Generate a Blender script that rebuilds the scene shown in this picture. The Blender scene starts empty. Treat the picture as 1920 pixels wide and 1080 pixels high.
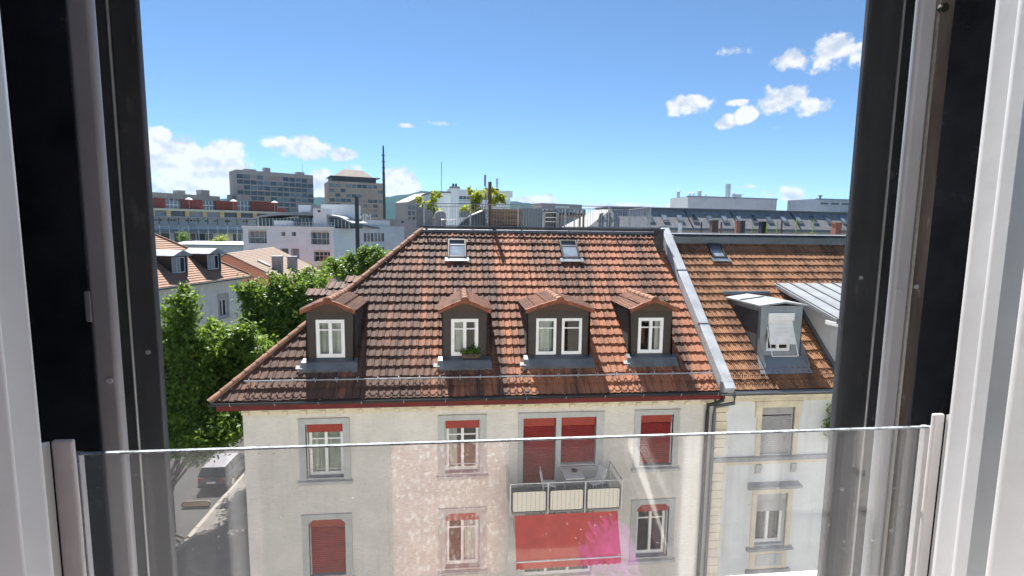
import bpy, bmesh, math, random
import numpy as np
from mathutils import Vector, Matrix
R = math.radians
random.seed(7); rng = np.random.default_rng(11)
SC = bpy.context.scene
COL = SC.collection

# ------------------------------------------------------------------ camera
EYE = Vector((0, 0, 16.5)); FPX = 960.0
YAW, PITCH, ROLL = R(6.173), R(6.484), R(0.705)
FW = Vector((math.sin(YAW)*math.cos(PITCH), math.cos(YAW)*math.cos(PITCH), -math.sin(PITCH)))
RT = Vector((math.cos(YAW), -math.sin(YAW), 0)); UP = RT.cross(FW)
RT, UP = (math.cos(ROLL)*RT + math.sin(ROLL)*UP), (-math.sin(ROLL)*RT + math.cos(ROLL)*UP)
cam = bpy.data.cameras.new('camera'); cam.lens = 18.0; cam.sensor_width = 36.0
cam.clip_start = 0.02; cam.clip_end = 20000
camo = bpy.data.objects.new('camera', cam); COL.objects.link(camo)
m3 = Matrix((RT, UP, -FW)).transposed()
camo.matrix_world = Matrix.Translation(EYE) @ m3.to_4x4()
SC.camera = camo

def at(px, py, X=None, Y=None, Z=None):
    """measure: the photograph's pixel -> a point of the surveyed place at the given plane"""
    d = FW + RT*((px-960)/FPX) - UP*((py-540)/FPX)
    if Y is not None: t = (Y-EYE.y)/d.y
    elif X is not None: t = (X-EYE.x)/d.x
    else: t = (Z-EYE.z)/d.z
    return EYE + d*t

# ------------------------------------------------------------------ light
SUN_EL, SUN_AZ = 58.0, -13.0            # azimuth from +Y towards +X
SKY_STRENGTH, SUN_STRENGTH, EXPOSURE = 0.057, 5.0, 1.53
sl = bpy.data.lights.new('sun', 'SUN'); sl.energy = SUN_STRENGTH; sl.angle = R(0.53); sl.color = (1, 0.955, 0.89)
so = bpy.data.objects.new('sun', sl); COL.objects.link(so)
sd = Vector((math.sin(R(SUN_AZ))*math.cos(R(SUN_EL)), math.cos(R(SUN_AZ))*math.cos(R(SUN_EL)), math.sin(R(SUN_EL))))
so.rotation_euler = sd.to_track_quat('Z', 'Y').to_euler(); so.location = (0, 0, 60)

world = bpy.data.worlds.new('World'); SC.world = world; world.use_nodes = True
def build_world():
    nt = world.node_tree; nt.nodes.clear(); L = nt.links.new
    N = lambda t: nt.nodes.new(t)
    out = N('ShaderNodeOutputWorld'); bg = N('ShaderNodeBackground'); L(bg.outputs[0], out.inputs[0])
    sky = N('ShaderNodeTexSky'); sky.sky_type = 'NISHITA'; sky.sun_disc = False
    sky.sun_elevation = R(SUN_EL); sky.sun_rotation = R(SUN_AZ)
    sky.altitude = 400; sky.air_density = 0.72; sky.dust_density = 0.1; sky.ozone_density = 2.6
    def val(x):
        return x
    def M(op, a, b=None, c=None, clamp=False):
        n = N('ShaderNodeMath'); n.operation = op; n.use_clamp = clamp
        for i, q in enumerate((a, b, c)):
            if q is None: continue
            if isinstance(q, (int, float)): n.inputs[i].default_value = q
            else: L(q, n.inputs[i])
        return n.outputs[0]
    tc = N('ShaderNodeTexCoord'); sep = N('ShaderNodeSeparateXYZ'); L(tc.outputs['Generated'], sep.inputs[0])
    az = M('ARCTAN2', sep.outputs[0], sep.outputs[1]); el = M('ARCSINE', sep.outputs[2])
    cmb = N('ShaderNodeCombineXYZ'); L(az, cmb.inputs[0]); L(el, cmb.inputs[1])
    def noise(scale, det, rough, dx=0.0, sy=1.0):
        mp = N('ShaderNodeMapping'); mp.inputs['Scale'].default_value = (scale, scale*sy, scale); mp.inputs['Location'].default_value = (dx, dx*.7, dx)
        L(cmb.outputs[0], mp.inputs[0])
        n = N('ShaderNodeTexNoise'); n.inputs['Scale'].default_value = 1; n.inputs['Detail'].default_value = det; n.inputs['Roughness'].default_value = rough
        L(mp.outputs[0], n.inputs['Vector']); return n.outputs[0]
    n1 = noise(32, 7, 0.63); n2 = noise(12, 2, .5, 3.3); n3 = noise(20, 4, .6, 7.7, 1.3)
    # cumulus seen over the roofs: (pixel x, pixel y, half width, half height, weight)
    blobs = [(330, 300, 75, 44, 1.5), (420, 300, 50, 40, 1.6), (300, 262, 30, 24, 1.2), (360, 345, 100, 32, 1.2), (450, 330, 30, 40, 1.1),
             (575, 279, 56, 21, 1.6), (628, 290, 40, 13, 1.2), (525, 268, 36, 12, 1.2),
             (605, 350, 28, 36, 1.4), (664, 322, 20, 16, 1.0), (755, 352, 38, 38, 1.6), (730, 375, 40, 26, 1.2),
             (1000, 378, 42, 15, .9), (1150, 388, 90, 6, .5),
             (1283, 200, 44, 19, 1.0), (1360, 228, 17, 14, .9), (1398, 216, 19, 17, 1.0), (1380, 193, 20, 6, .6),
             (1468, 188, 40, 25, 1.0), (1518, 202, 34, 18, .9), (1545, 200, 20, 14, .7),
             (1487, 112, 38, 20, 1.0), (1560, 96, 48, 32, 1.0), (1610, 100, 30, 26, .9),
             (1385, 95, 34, 12, .45), (760, 236, 16, 4, .6), (822, 231, 24, 5, .6),
             (1400, 350, 16, 4, .6), (1470, 366, 40, 14, .6), (1325, 306, 10, 4, .3), (1460, 238, 10, 6, .35)]
    def angs(px, py):
        d = (FW + RT*((px-960)/FPX) - UP*((py-540)/FPX)).normalized()
        return math.atan2(d.x, d.y), math.asin(d.z)
    # cumulus scattered over the rest of the sky in the same manner
    rnd = random.Random(5); extra = []
    for i in range(14):
        a = R(50 + i*19 + rnd.uniform(-5, 5)); extra.append((math.atan2(math.sin(a), math.cos(a)), R(rnd.uniform(4, 34)), R(rnd.uniform(2, 5.5)), R(rnd.uniform(1.2, 2.6)), 1.0))
    lst = []
    for px, py, w, h, k in blobs:
        a, e = angs(px, py); lst.append((a, e, 1.22*abs(angs(px+w, py)[0]-a), 1.22*abs(angs(px, py-h)[1]-e), k))
    acc = None
    for a, e, ra, re, k in lst+extra:
        v = N('ShaderNodeVectorMath'); v.operation = 'MULTIPLY_ADD'; L(cmb.outputs[0], v.inputs[0]); v.inputs[1].default_value = (1/ra, 1/re, 0); v.inputs[2].default_value = (-a/ra, -e/re, 0)
        dt = N('ShaderNodeVectorMath'); dt.operation = 'DOT_PRODUCT'; L(v.outputs[0], dt.inputs[0]); L(v.outputs[0], dt.inputs[1])
        b = M('MULTIPLY_ADD', dt.outputs['Value'], -k, k)
        acc = b if acc is None else M('MAXIMUM', acc, b)
    dens = M('ADD', acc, M('MULTIPLY', M('SUBTRACT', n1, .5), 3.6))
    dens = M('ADD', dens, M('MULTIPLY', M('SUBTRACT', n2, .5), 1.6))
    mr = N('ShaderNodeMapRange'); mr.interpolation_type = 'SMOOTHSTEP'; L(dens, mr.inputs[0])
    mr.inputs[1].default_value = .04; mr.inputs[2].default_value = .76; mr.inputs[3].default_value = 0; mr.inputs[4].default_value = .97
    # cloud relief: billows lit from above, bluish hollows below
    up = N('ShaderNodeMapping'); up.inputs['Location'].default_value = (0, .013, 0); L(cmb.outputs[0], up.inputs[0])
    mp4 = N('ShaderNodeMapping'); mp4.inputs['Scale'].default_value = (26, 30, 26); L(up.outputs[0], mp4.inputs[0]); n4 = N('ShaderNodeTexNoise'); n4.inputs['Scale'].default_value = 1; n4.inputs['Detail'].default_value = 4; L(mp4.outputs[0], n4.inputs['Vector'])
    mp5 = N('ShaderNodeMapping'); mp5.inputs['Scale'].default_value = (26, 30, 26); L(cmb.outputs[0], mp5.inputs[0]); n5 = N('ShaderNodeTexNoise'); n5.inputs['Scale'].default_value = 1; n5.inputs['Detail'].default_value = 4; L(mp5.outputs[0], n5.inputs['Vector'])
    tone = M('ADD', M('MULTIPLY', M('SUBTRACT', n5.outputs[0], n4.outputs[0]), 2.2), M('MULTIPLY', M('SUBTRACT', n3, .5), 1.2))
    tr = N('ShaderNodeMapRange'); L(tone, tr.inputs[0]); tr.inputs[1].default_value = -.35; tr.inputs[2].default_value = .12
    cc = N('ShaderNodeMix'); cc.data_type = 'RGBA'; L(tr.outputs[0], cc.inputs[0])
    k = 1/SKY_STRENGTH/2**EXPOSURE
    cc.inputs[6].default_value = (.62*k, .70*k, .82*k, 1); cc.inputs[7].default_value = (1.0*k, 1.0*k, 1.0*k, 1)
    mx = N('ShaderNodeMix'); mx.data_type = 'RGBA'; L(mr.outputs[0], mx.inputs[0]); tn = N('ShaderNodeMix'); tn.data_type = 'RGBA'; tn.blend_type = 'MULTIPLY'; tn.inputs[0].default_value = 1; L(sky.outputs[0], tn.inputs[6]); tn.inputs[7].default_value = (.76, .92, .98, 1); L(tn.outputs[2], mx.inputs[6]); L(cc.outputs[2], mx.inputs[7])
    L(mx.outputs[2], bg.inputs[0]); bg.inputs[1].default_value = SKY_STRENGTH
build_world()
world.cycles.sampling_method = 'MANUAL'; world.cycles.sample_map_resolution = 384
SC.view_settings.view_transform = 'Standard'; SC.view_settings.look = 'None'
SC.view_settings.gamma = 1; SC.view_settings.exposure = EXPOSURE; SC.view_settings.use_curve_mapping = False
SC.cycles.max_bounces = 6; SC.cycles.use_adaptive_sampling = True; SC.cycles.adaptive_threshold = .02; SC.cycles.transparent_max_bounces = 24; SC.cycles.sample_clamp_indirect = 6

# ------------------------------------------------------------------ materials
def mat(name, col, rough=.7, var=.12, scale=3.0, bump=0.0, bscale=40.0, stretch=(1, 1, 1), metal=0.0, col2=None, spec=.4, dirt=0.0, bdist=.02):
    m = bpy.data.materials.new(name); m.use_nodes = True; nt = m.node_tree; L = nt.links.new
    b = nt.nodes['Principled BSDF']; b.inputs['Roughness'].default_value = rough; b.inputs['Metallic'].default_value = metal
    b.inputs['Specular IOR Level'].default_value = spec
    g = nt.nodes.new('ShaderNodeNewGeometry'); mp = nt.nodes.new('ShaderNodeMapping'); mp.inputs['Scale'].default_value = stretch
    L(g.outputs['Position'], mp.inputs[0])
    n = nt.nodes.new('ShaderNodeTexNoise'); n.inputs['Scale'].default_value = scale; n.inputs['Detail'].default_value = 6; n.inputs['Roughness'].default_value = .65
    L(mp.outputs[0], n.inputs['Vector'])
    c2 = col2 if col2 else tuple(c*(1-2*var) for c in col); c1 = col if col2 else tuple(min(1, c*(1+var)) for c in col)
    mr = nt.nodes.new('ShaderNodeMapRange'); mr.inputs[1].default_value = .32; mr.inputs[2].default_value = .68; L(n.outputs[0], mr.inputs[0])
    mx = nt.nodes.new('ShaderNodeMix'); mx.data_type = 'RGBA'; L(mr.outputs[0], mx.inputs[0])
    mx.inputs[6].default_value = (*c2, 1); mx.inputs[7].default_value = (*c1, 1)
    res = mx.outputs[2]
    if dirt > 0:
        mp2 = nt.nodes.new('ShaderNodeMapping'); mp2.inputs['Scale'].default_value = (2.2, 2.2, .18); L(g.outputs['Position'], mp2.inputs[0])
        n2 = nt.nodes.new('ShaderNodeTexNoise'); n2.inputs['Scale'].default_value = 2.2; n2.inputs['Detail'].default_value = 7; L(mp2.outputs[0], n2.inputs['Vector'])
        r2 = nt.nodes.new('ShaderNodeMapRange'); r2.inputs[1].default_value = .5; r2.inputs[2].default_value = .8; r2.inputs[4].default_value = dirt; L(n2.outputs[0], r2.inputs[0])
        m2 = nt.nodes.new('ShaderNodeMix'); m2.data_type = 'RGBA'; L(r2.outputs[0], m2.inputs[0]); L(res, m2.inputs[6]); m2.inputs[7].default_value = (*[c*.45 for c in col], 1)
        res = m2.outputs[2]
    L(res, b.inputs['Base Color'])
    rr = nt.nodes.new('ShaderNodeMapRange'); rr.inputs[3].default_value = max(.02, rough-.1); rr.inputs[4].default_value = min(1, rough+.1); L(n.outputs[0], rr.inputs[0]); L(rr.outputs[0], b.inputs['Roughness'])
    if bump > 0:
        nb = nt.nodes.new('ShaderNodeTexNoise'); nb.inputs['Scale'].default_value = bscale; nb.inputs['Detail'].default_value = 4; L(mp.outputs[0], nb.inputs['Vector'])
        bp = nt.nodes.new('ShaderNodeBump'); bp.inputs['Strength'].default_value = min(1, bump); bp.inputs['Distance'].default_value = bdist*max(1, bump); L(nb.outputs[0], bp.inputs['Height']); L(bp.outputs[0], b.inputs['Normal'])
    return m

def tile_mat(name, bright, dull, dark, split=None):
    m = bpy.data.materials.new(name); m.use_nodes = True; nt = m.node_tree; L = nt.links.new; N = nt.nodes.new
    b = nt.nodes['Principled BSDF']; b.inputs['Specular IOR Level'].default_value = .25; b.inputs['Roughness'].default_value = .75
    g = N('ShaderNodeNewGeometry'); a = N('ShaderNodeAttribute'); a.attribute_name = 'tint'
    def noise(sc, st, det=5):
        mp = N('ShaderNodeMapping'); mp.inputs['Scale'].default_value = st; L(g.outputs['Position'], mp.inputs[0])
        n = N('ShaderNodeTexNoise'); n.inputs['Scale'].default_value = sc; n.inputs['Detail'].default_value = det; n.inputs['Roughness'].default_value = .7; L(mp.outputs[0], n.inputs['Vector']); return n.outputs[0]
    def M(op, x, y, clamp=False):
        n = N('ShaderNodeMath'); n.operation = op; n.use_clamp = clamp
        for i, q in enumerate((x, y)):
            if isinstance(q, (int, float)): n.inputs[i].default_value = q
            else: L(q, n.inputs[i])
        return n.outputs[0]
    run = noise(1.0, (1.9, .16, .16), 4)            # streaks that run down the slope
    patch = noise(.55, (1, .7, .7), 4)
    fine = noise(26, (1, .35, .35), 5)
    f = M('ADD', M('MULTIPLY', M('SUBTRACT', run, .5), 5.2), M('MULTIPLY', M('SUBTRACT', patch, .5), 2.0))
    f = M('ADD', f, M('MULTIPLY', M('SUBTRACT', a.outputs['Fac'], .5), .36))
    f = M('ADD', f, M('MULTIPLY', M('SUBTRACT', fine, .5), .8))
    if split is not None:                           # the older, more weathered end of the roof
        sx = N('ShaderNodeSeparateXYZ'); L(g.outputs['Position'], sx.inputs[0])
        r = N('ShaderNodeMapRange'); L(sx.outputs[0], r.inputs[0]); r.inputs[1].default_value = split-3; r.inputs[2].default_value = split+3; r.inputs[3].default_value = -.78; r.inputs[4].default_value = .10
        f = M('ADD', f, r.outputs[0])
    f = M('ADD', f, .55, True)
    mx = N('ShaderNodeMix'); mx.data_type = 'RGBA'; L(f, mx.inputs[0]); mx.inputs[6].default_value = (*dull, 1); mx.inputs[7].default_value = (*bright, 1)
    grime = noise(3.0, (2.8, .20, .20), 7)
    gr = N('ShaderNodeMapRange'); L(grime, gr.inputs[0]); gr.inputs[1].default_value = .52; gr.inputs[2].default_value = .70; gr.inputs[4].default_value = .85
    m2 = N('ShaderNodeMix'); m2.data_type = 'RGBA'; L(gr.outputs[0], m2.inputs[0]); L(mx.outputs[2], m2.inputs[6]); m2.inputs[7].default_value = (*dark, 1)
    L(m2.outputs[2], b.inputs['Base Color'])
    bp = N('ShaderNodeBump'); bp.inputs['Strength'].default_value = .5; bp.inputs['Distance'].default_value = .012; L(fine, bp.inputs['Height']); L(bp.outputs[0], b.inputs['Normal'])
    return m

def glass_mat(name, tint=(.93, .96, .97), ior=1.5, rough=.0, dust=0.0, gain=1.0):
    """thin clear pane: what lies behind shows through, the rest is mirrored by the Fresnel law"""
    m = bpy.data.materials.new(name); m.use_nodes = True; nt = m.node_tree; nt.nodes.clear(); L = nt.links.new; N = nt.nodes.new
    o = N('ShaderNodeOutputMaterial'); t = N('ShaderNodeBsdfTransparent'); t.inputs[0].default_value = (*tint, 1)
    gl = N('ShaderNodeBsdfGlossy'); gl.inputs['Roughness'].default_value = rough
    f0 = ((ior-1)/(ior+1))**2; lw = N('ShaderNodeLayerWeight'); pw = N('ShaderNodeMath'); pw.operation = 'POWER'; L(lw.outputs['Facing'], pw.inputs[0]); pw.inputs[1].default_value = 5; lw.inputs[0].default_value = .5
    fr = N('ShaderNodeMath'); fr.operation = 'MULTIPLY_ADD'; L(pw.outputs[0], fr.inputs[0]); fr.inputs[1].default_value = 1-f0; fr.inputs[2].default_value = f0
    mx = N('ShaderNodeMixShader'); L(fr.outputs[0], mx.inputs[0]); L(t.outputs[0], mx.inputs[1]); L(gl.outputs[0], mx.inputs[2])
    res = mx.outputs[0]
    if dust:
        d1 = N('ShaderNodeBsdfDiffuse'); d1.inputs[0].default_value = (.8, .78, .76, 1); d2 = N('ShaderNodeBsdfTranslucent'); d2.inputs[0].default_value = (.8, .78, .76, 1); df = N('ShaderNodeMixShader'); L(d1.outputs[0], df.inputs[1]); L(d2.outputs[0], df.inputs[2])
        g = N('ShaderNodeNewGeometry')
        v = N('ShaderNodeTexVoronoi'); v.inputs['Scale'].default_value = 75; L(g.outputs['Position'], v.inputs['Vector'])
        r = N('ShaderNodeMapRange'); L(v.outputs['Distance'], r.inputs[0]); r.inputs[1].default_value = .12; r.inputs[2].default_value = .04; r.inputs[3].default_value = 0; r.inputs[4].default_value = .38
        n = N('ShaderNodeTexNoise'); n.inputs['Scale'].default_value = 9; n.inputs['Detail'].default_value = 6; L(g.outputs['Position'], n.inputs['Vector'])
        r2 = N('ShaderNodeMapRange'); L(n.outputs[0], r2.inputs[0]); r2.inputs[1].default_value = .46; r2.inputs[2].default_value = .62
        mu = N('ShaderNodeMath'); mu.operation = 'MULTIPLY'; L(r.outputs[0], mu.inputs[0]); L(r2.outputs[0], mu.inputs[1])
        ad = N('ShaderNodeMath'); ad.operation = 'ADD'; L(mu.outputs[0], ad.inputs[0]); ad.inputs[1].default_value = dust
        m2 = N('ShaderNodeMixShader'); L(ad.outputs[0], m2.inputs[0]); L(res, m2.inputs[1]); L(df.outputs[0], m2.inputs[2]); res = m2.outputs[0]
    L(res, o.inputs[0]); return m

def leaf_mat(name, c1, c2):
    m = bpy.data.materials.new(name); m.use_nodes = True; nt = m.node_tree; nt.nodes.clear(); L = nt.links.new; N = nt.nodes.new
    o = N('ShaderNodeOutputMaterial'); g = N('ShaderNodeNewGeometry')
    n = N('ShaderNodeTexNoise'); n.inputs['Scale'].default_value = 2.3; n.inputs['Detail'].default_value = 8; n.inputs['Roughness'].default_value = .8; L(g.outputs['Position'], n.inputs['Vector'])
    r = N('ShaderNodeMapRange'); L(n.outputs[0], r.inputs[0]); r.inputs[1].default_value = .3; r.inputs[2].default_value = .7
    mx = N('ShaderNodeMix'); mx.data_type = 'RGBA'; L(r.outputs[0], mx.inputs[0]); mx.inputs[6].default_value = (*c1, 1); mx.inputs[7].default_value = (*c2, 1)
    d = N('ShaderNodeBsdfPrincipled'); d.inputs['Roughness'].default_value = .5; d.inputs['Specular IOR Level'].default_value = .35; L(mx.outputs[2], d.inputs['Base Color'])
    t = N('ShaderNodeBsdfTranslucent'); h = N('ShaderNodeHueSaturation'); h.inputs['Value'].default_value = 1.5; h.inputs['Hue'].default_value = .485; L(mx.outputs[2], h.inputs['Color']); L(h.outputs[0], t.inputs[0])
    s = N('ShaderNodeMixShader'); s.inputs[0].default_value = .45; L(d.outputs[0], s.inputs[1]); L(t.outputs[0], s.inputs[2]); L(s.outputs[0], o.inputs[0])
    return m

M = {}
M['tile'] = tile_mat('tile_clay', (.335, .145, .084), (.100, .060, .047), (.024, .019, .017), split=0.0)
M['tile_r'] = tile_mat('tile_clay_pressed', (.33, .172, .096), (.18, .098, .06), (.045, .03, .025))
M['tile_d'] = tile_mat('tile_clay_dormer', (.21, .098, .064), (.12, .063, .045), (.04, .028, .024))
M['verge'] = mat('clay_verge', (.25, .082, .040), .7, .25, 6, .3, 60)
M['ridge'] = mat('clay_ridge', (.27, .14, .09), .8, .3, 5, .5, 50, dirt=.4)
M['shingle'] = mat('old_flat_tile', (.34, .20, .13), .85, .25, 2.5, .5, 30, (1, 1, 1), col2=(.20, .125, .09))
M['shingle_g'] = mat('grey_brown_tile', (.27, .20, .155), .9, .25, 3, .5, 30, col2=(.16, .125, .10))
M['underlay'] = mat('roof_batten', (.09, .06, .045), .9)

def stucco(name, col, comb=1.0, dirt=.25):
    m = mat(name, col, .92, .05, 1.2, dirt=dirt); nt = m.node_tree; L = nt.links.new; N = nt.nodes.new
    b = nt.nodes['Principled BSDF']; g = N('ShaderNodeNewGeometry'); mp = N('ShaderNodeMapping'); mp.inputs['Scale'].default_value = (3.0, 3.0, 20); L(g.outputs['Position'], mp.inputs[0])
    n = N('ShaderNodeTexNoise'); n.inputs['Scale'].default_value = 1.6; n.inputs['Detail'].default_value = 6; n.inputs['Roughness'].default_value = .75; L(mp.outputs[0], n.inputs['Vector'])
    bp = N('ShaderNodeBump'); bp.inputs['Strength'].default_value = comb; bp.inputs['Distance'].default_value = .05; L(n.outputs[0], bp.inputs['Height']); L(bp.outputs[0], b.inputs['Normal'])
    src = b.inputs['Base Color'].links[0].from_socket; r = N('ShaderNodeMapRange'); L(n.outputs[0], r.inputs[0]); r.inputs[1].default_value = .35; r.inputs[2].default_value = .65; r.inputs[3].default_value = 1-.13*comb; r.inputs[4].default_value = 1.0
    mm = N('ShaderNodeMix'); mm.data_type = 'RGBA'; mm.blend_type = 'MULTIPLY'; mm.inputs[0].default_value = 1; L(src, mm.inputs[6]); L(r.outputs[0], mm.inputs[7]); L(mm.outputs[2], b.inputs['Base Color'])
    return m
M['stucco'] = stucco('combed_cream_stucco', (.87, .83, .765), .9, .16)
M['stucco_b'] = stucco('smooth_blue_white_render', (.76, .78, .78), .25, .22)
M['stucco_own'] = stucco('own_wall_render', (.86, .82, .75), .3, .05)
M['white'] = mat('white_paint', (.80, .80, .79), .45, .05)
M['white_win'] = mat('white_window_paint', (.85, .85, .84), .35, .04)
M['cream'] = mat('cream_sandstone', (.74, .66, .50), .85, .08, 2, .3, 30, dirt=.25)
M['stone'] = mat('grey_sandstone', (.50, .51, .50), .85, .08, 2, .3, 60, dirt=.25)
M['stone_d'] = mat('dark_stone_sill', (.33, .34, .36), .8, .15, 3, .3, 40)
M['red'] = mat('red_blind', (.25, .020, .015), .5, .12, 3)
M['red_h'] = mat('red_blind_box', (.33, .042, .026), .5, .12, 3)
M['fascia'] = mat('dark_red_board', (.15, .014, .012), .6, .2, 2)
M['awn'] = mat('red_canvas', (.55, .055, .04), .85, .10, 3, .3, 120)
M['brown'] = mat('dark_brown_sheet', (.045, .034, .029), .55, .15, 4)
M['zinc'] = mat('zinc_sheet', (.30, .33, .36), .42, .10, 1.5, 0, metal=.55)
M['zinc_d'] = mat('dark_zinc', (.16, .175, .19), .5, .15, 2, 0, metal=.4)
M['zinc_l'] = mat('pale_metal_roof', (.30, .32, .34), .5, .12, 1.2, metal=.3)
M['dark'] = mat('dark_metal', (.035, .037, .04), .45, .2, 6)
M['black'] = mat('black_rubber', (.010, .010, .011), .7, .2)
M['grey'] = mat('grey_metal', (.30, .31, .32), .45, .1, 3, metal=.5)
M['rail'] = mat('railing_steel', (.32, .34, .36), .45, .1, 3, metal=.4)
M['galv'] = mat('galvanised', (.62, .63, .64), .35, .1, 5, metal=.6)
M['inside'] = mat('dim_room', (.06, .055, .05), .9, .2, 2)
M['curtain'] = mat('pale_curtain', (.46, .48, .43), .9, .08, 3)
M['curtain_w'] = mat('white_curtain', (.75, .75, .72), .9, .05, 3)
M['pane'] = glass_mat('window_glass', (.86, .89, .88), 1.52)
M['dpane'] = mat('far_window_glass', (.03, .042, .055), .08, .3, .2, spec=.6)
M['dpane2'] = mat('far_window_glass_pale', (.14, .18, .21), .12, .3, .25, spec=.6)
M['wood'] = mat('weathered_board', (.24, .165, .115), .85, .2, 3, .4, 50, (1, 1, 6))
M['wood_d'] = mat('rusty_post', (.10, .065, .048), .85, .2, 4)
M['asphalt'] = mat('asphalt', (.105, .103, .10), .9, .2, .8, .4, 60)
M['asphalt_shaded'] = mat('side_street_asphalt_shaded', (.042, .041, .042), .9, .2, .8, .4, 60)  # tree shade put into the colour: darker copy of the front road asphalt
M['pave_shaded'] = mat('side_pavement_shaded', (.125, .115, .105), .9, .15, 1.0, .3, 60)  # darker pavement copy, street shade painted into its tone
M['zinc_p'] = mat('light_zinc_cap', (.46, .49, .52), .5, .12, 1.5, metal=.15)
M['pave'] = mat('pavement_asphalt', (.19, .175, .16), .9, .12, 1.0, .3, 60)
M['kerb'] = mat('granite_kerb', (.24, .22, .19), .85, .15, 5)
M['concrete'] = mat('concrete', (.33, .32, .31), .9, .12, 1, .3, 30, dirt=.3)
M['bark'] = mat('bark', (.10, .075, .055), .95, .25, 4, .8, 20, (1, 1, .3))
M['leaf'] = leaf_mat('linden_leaf', (.028, .080, .010), (.21, .33, .04))
M['leaf_y'] = leaf_mat('yellow_green_leaf', (.15, .23, .02), (.40, .44, .05))
M['leaf_d'] = leaf_mat('dark_leaf', (.012, .035, .010), (.04, .085, .018))
M['forest'] = mat('far_forest', (.022, .05, .02), .95, .3, .02, 1, .05, col2=(.010, .022, .010), spec=0)
M['grass'] = mat('distant_town_ground', (.12, .13, .09), .95, .3, .01)

# ------------------------------------------------------------------ mesh builder
def scuffs(m, col, scale, lo, hi, amt=.8, stretch=(1, 1, .35)):
    nt = m.node_tree; L = nt.links.new; N = nt.nodes.new; b = nt.nodes['Principled BSDF']; g = N('ShaderNodeNewGeometry'); mp = N('ShaderNodeMapping'); mp.inputs['Scale'].default_value = stretch; L(g.outputs['Position'], mp.inputs[0])
    n = N('ShaderNodeTexNoise'); n.inputs['Scale'].default_value = scale; n.inputs['Detail'].default_value = 8; n.inputs['Roughness'].default_value = .7; L(mp.outputs[0], n.inputs['Vector'])
    r = N('ShaderNodeMapRange'); r.inputs[1].default_value = lo; r.inputs[2].default_value = hi; r.inputs[4].default_value = amt; L(n.outputs[0], r.inputs[0])
    src = b.inputs['Base Color'].links[0].from_socket; mx = N('ShaderNodeMix'); mx.data_type = 'RGBA'; L(r.outputs[0], mx.inputs[0]); L(src, mx.inputs[6]); mx.inputs[7].default_value = (*col, 1); L(mx.outputs[2], b.inputs['Base Color'])
WORLDROOT = {}
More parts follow.
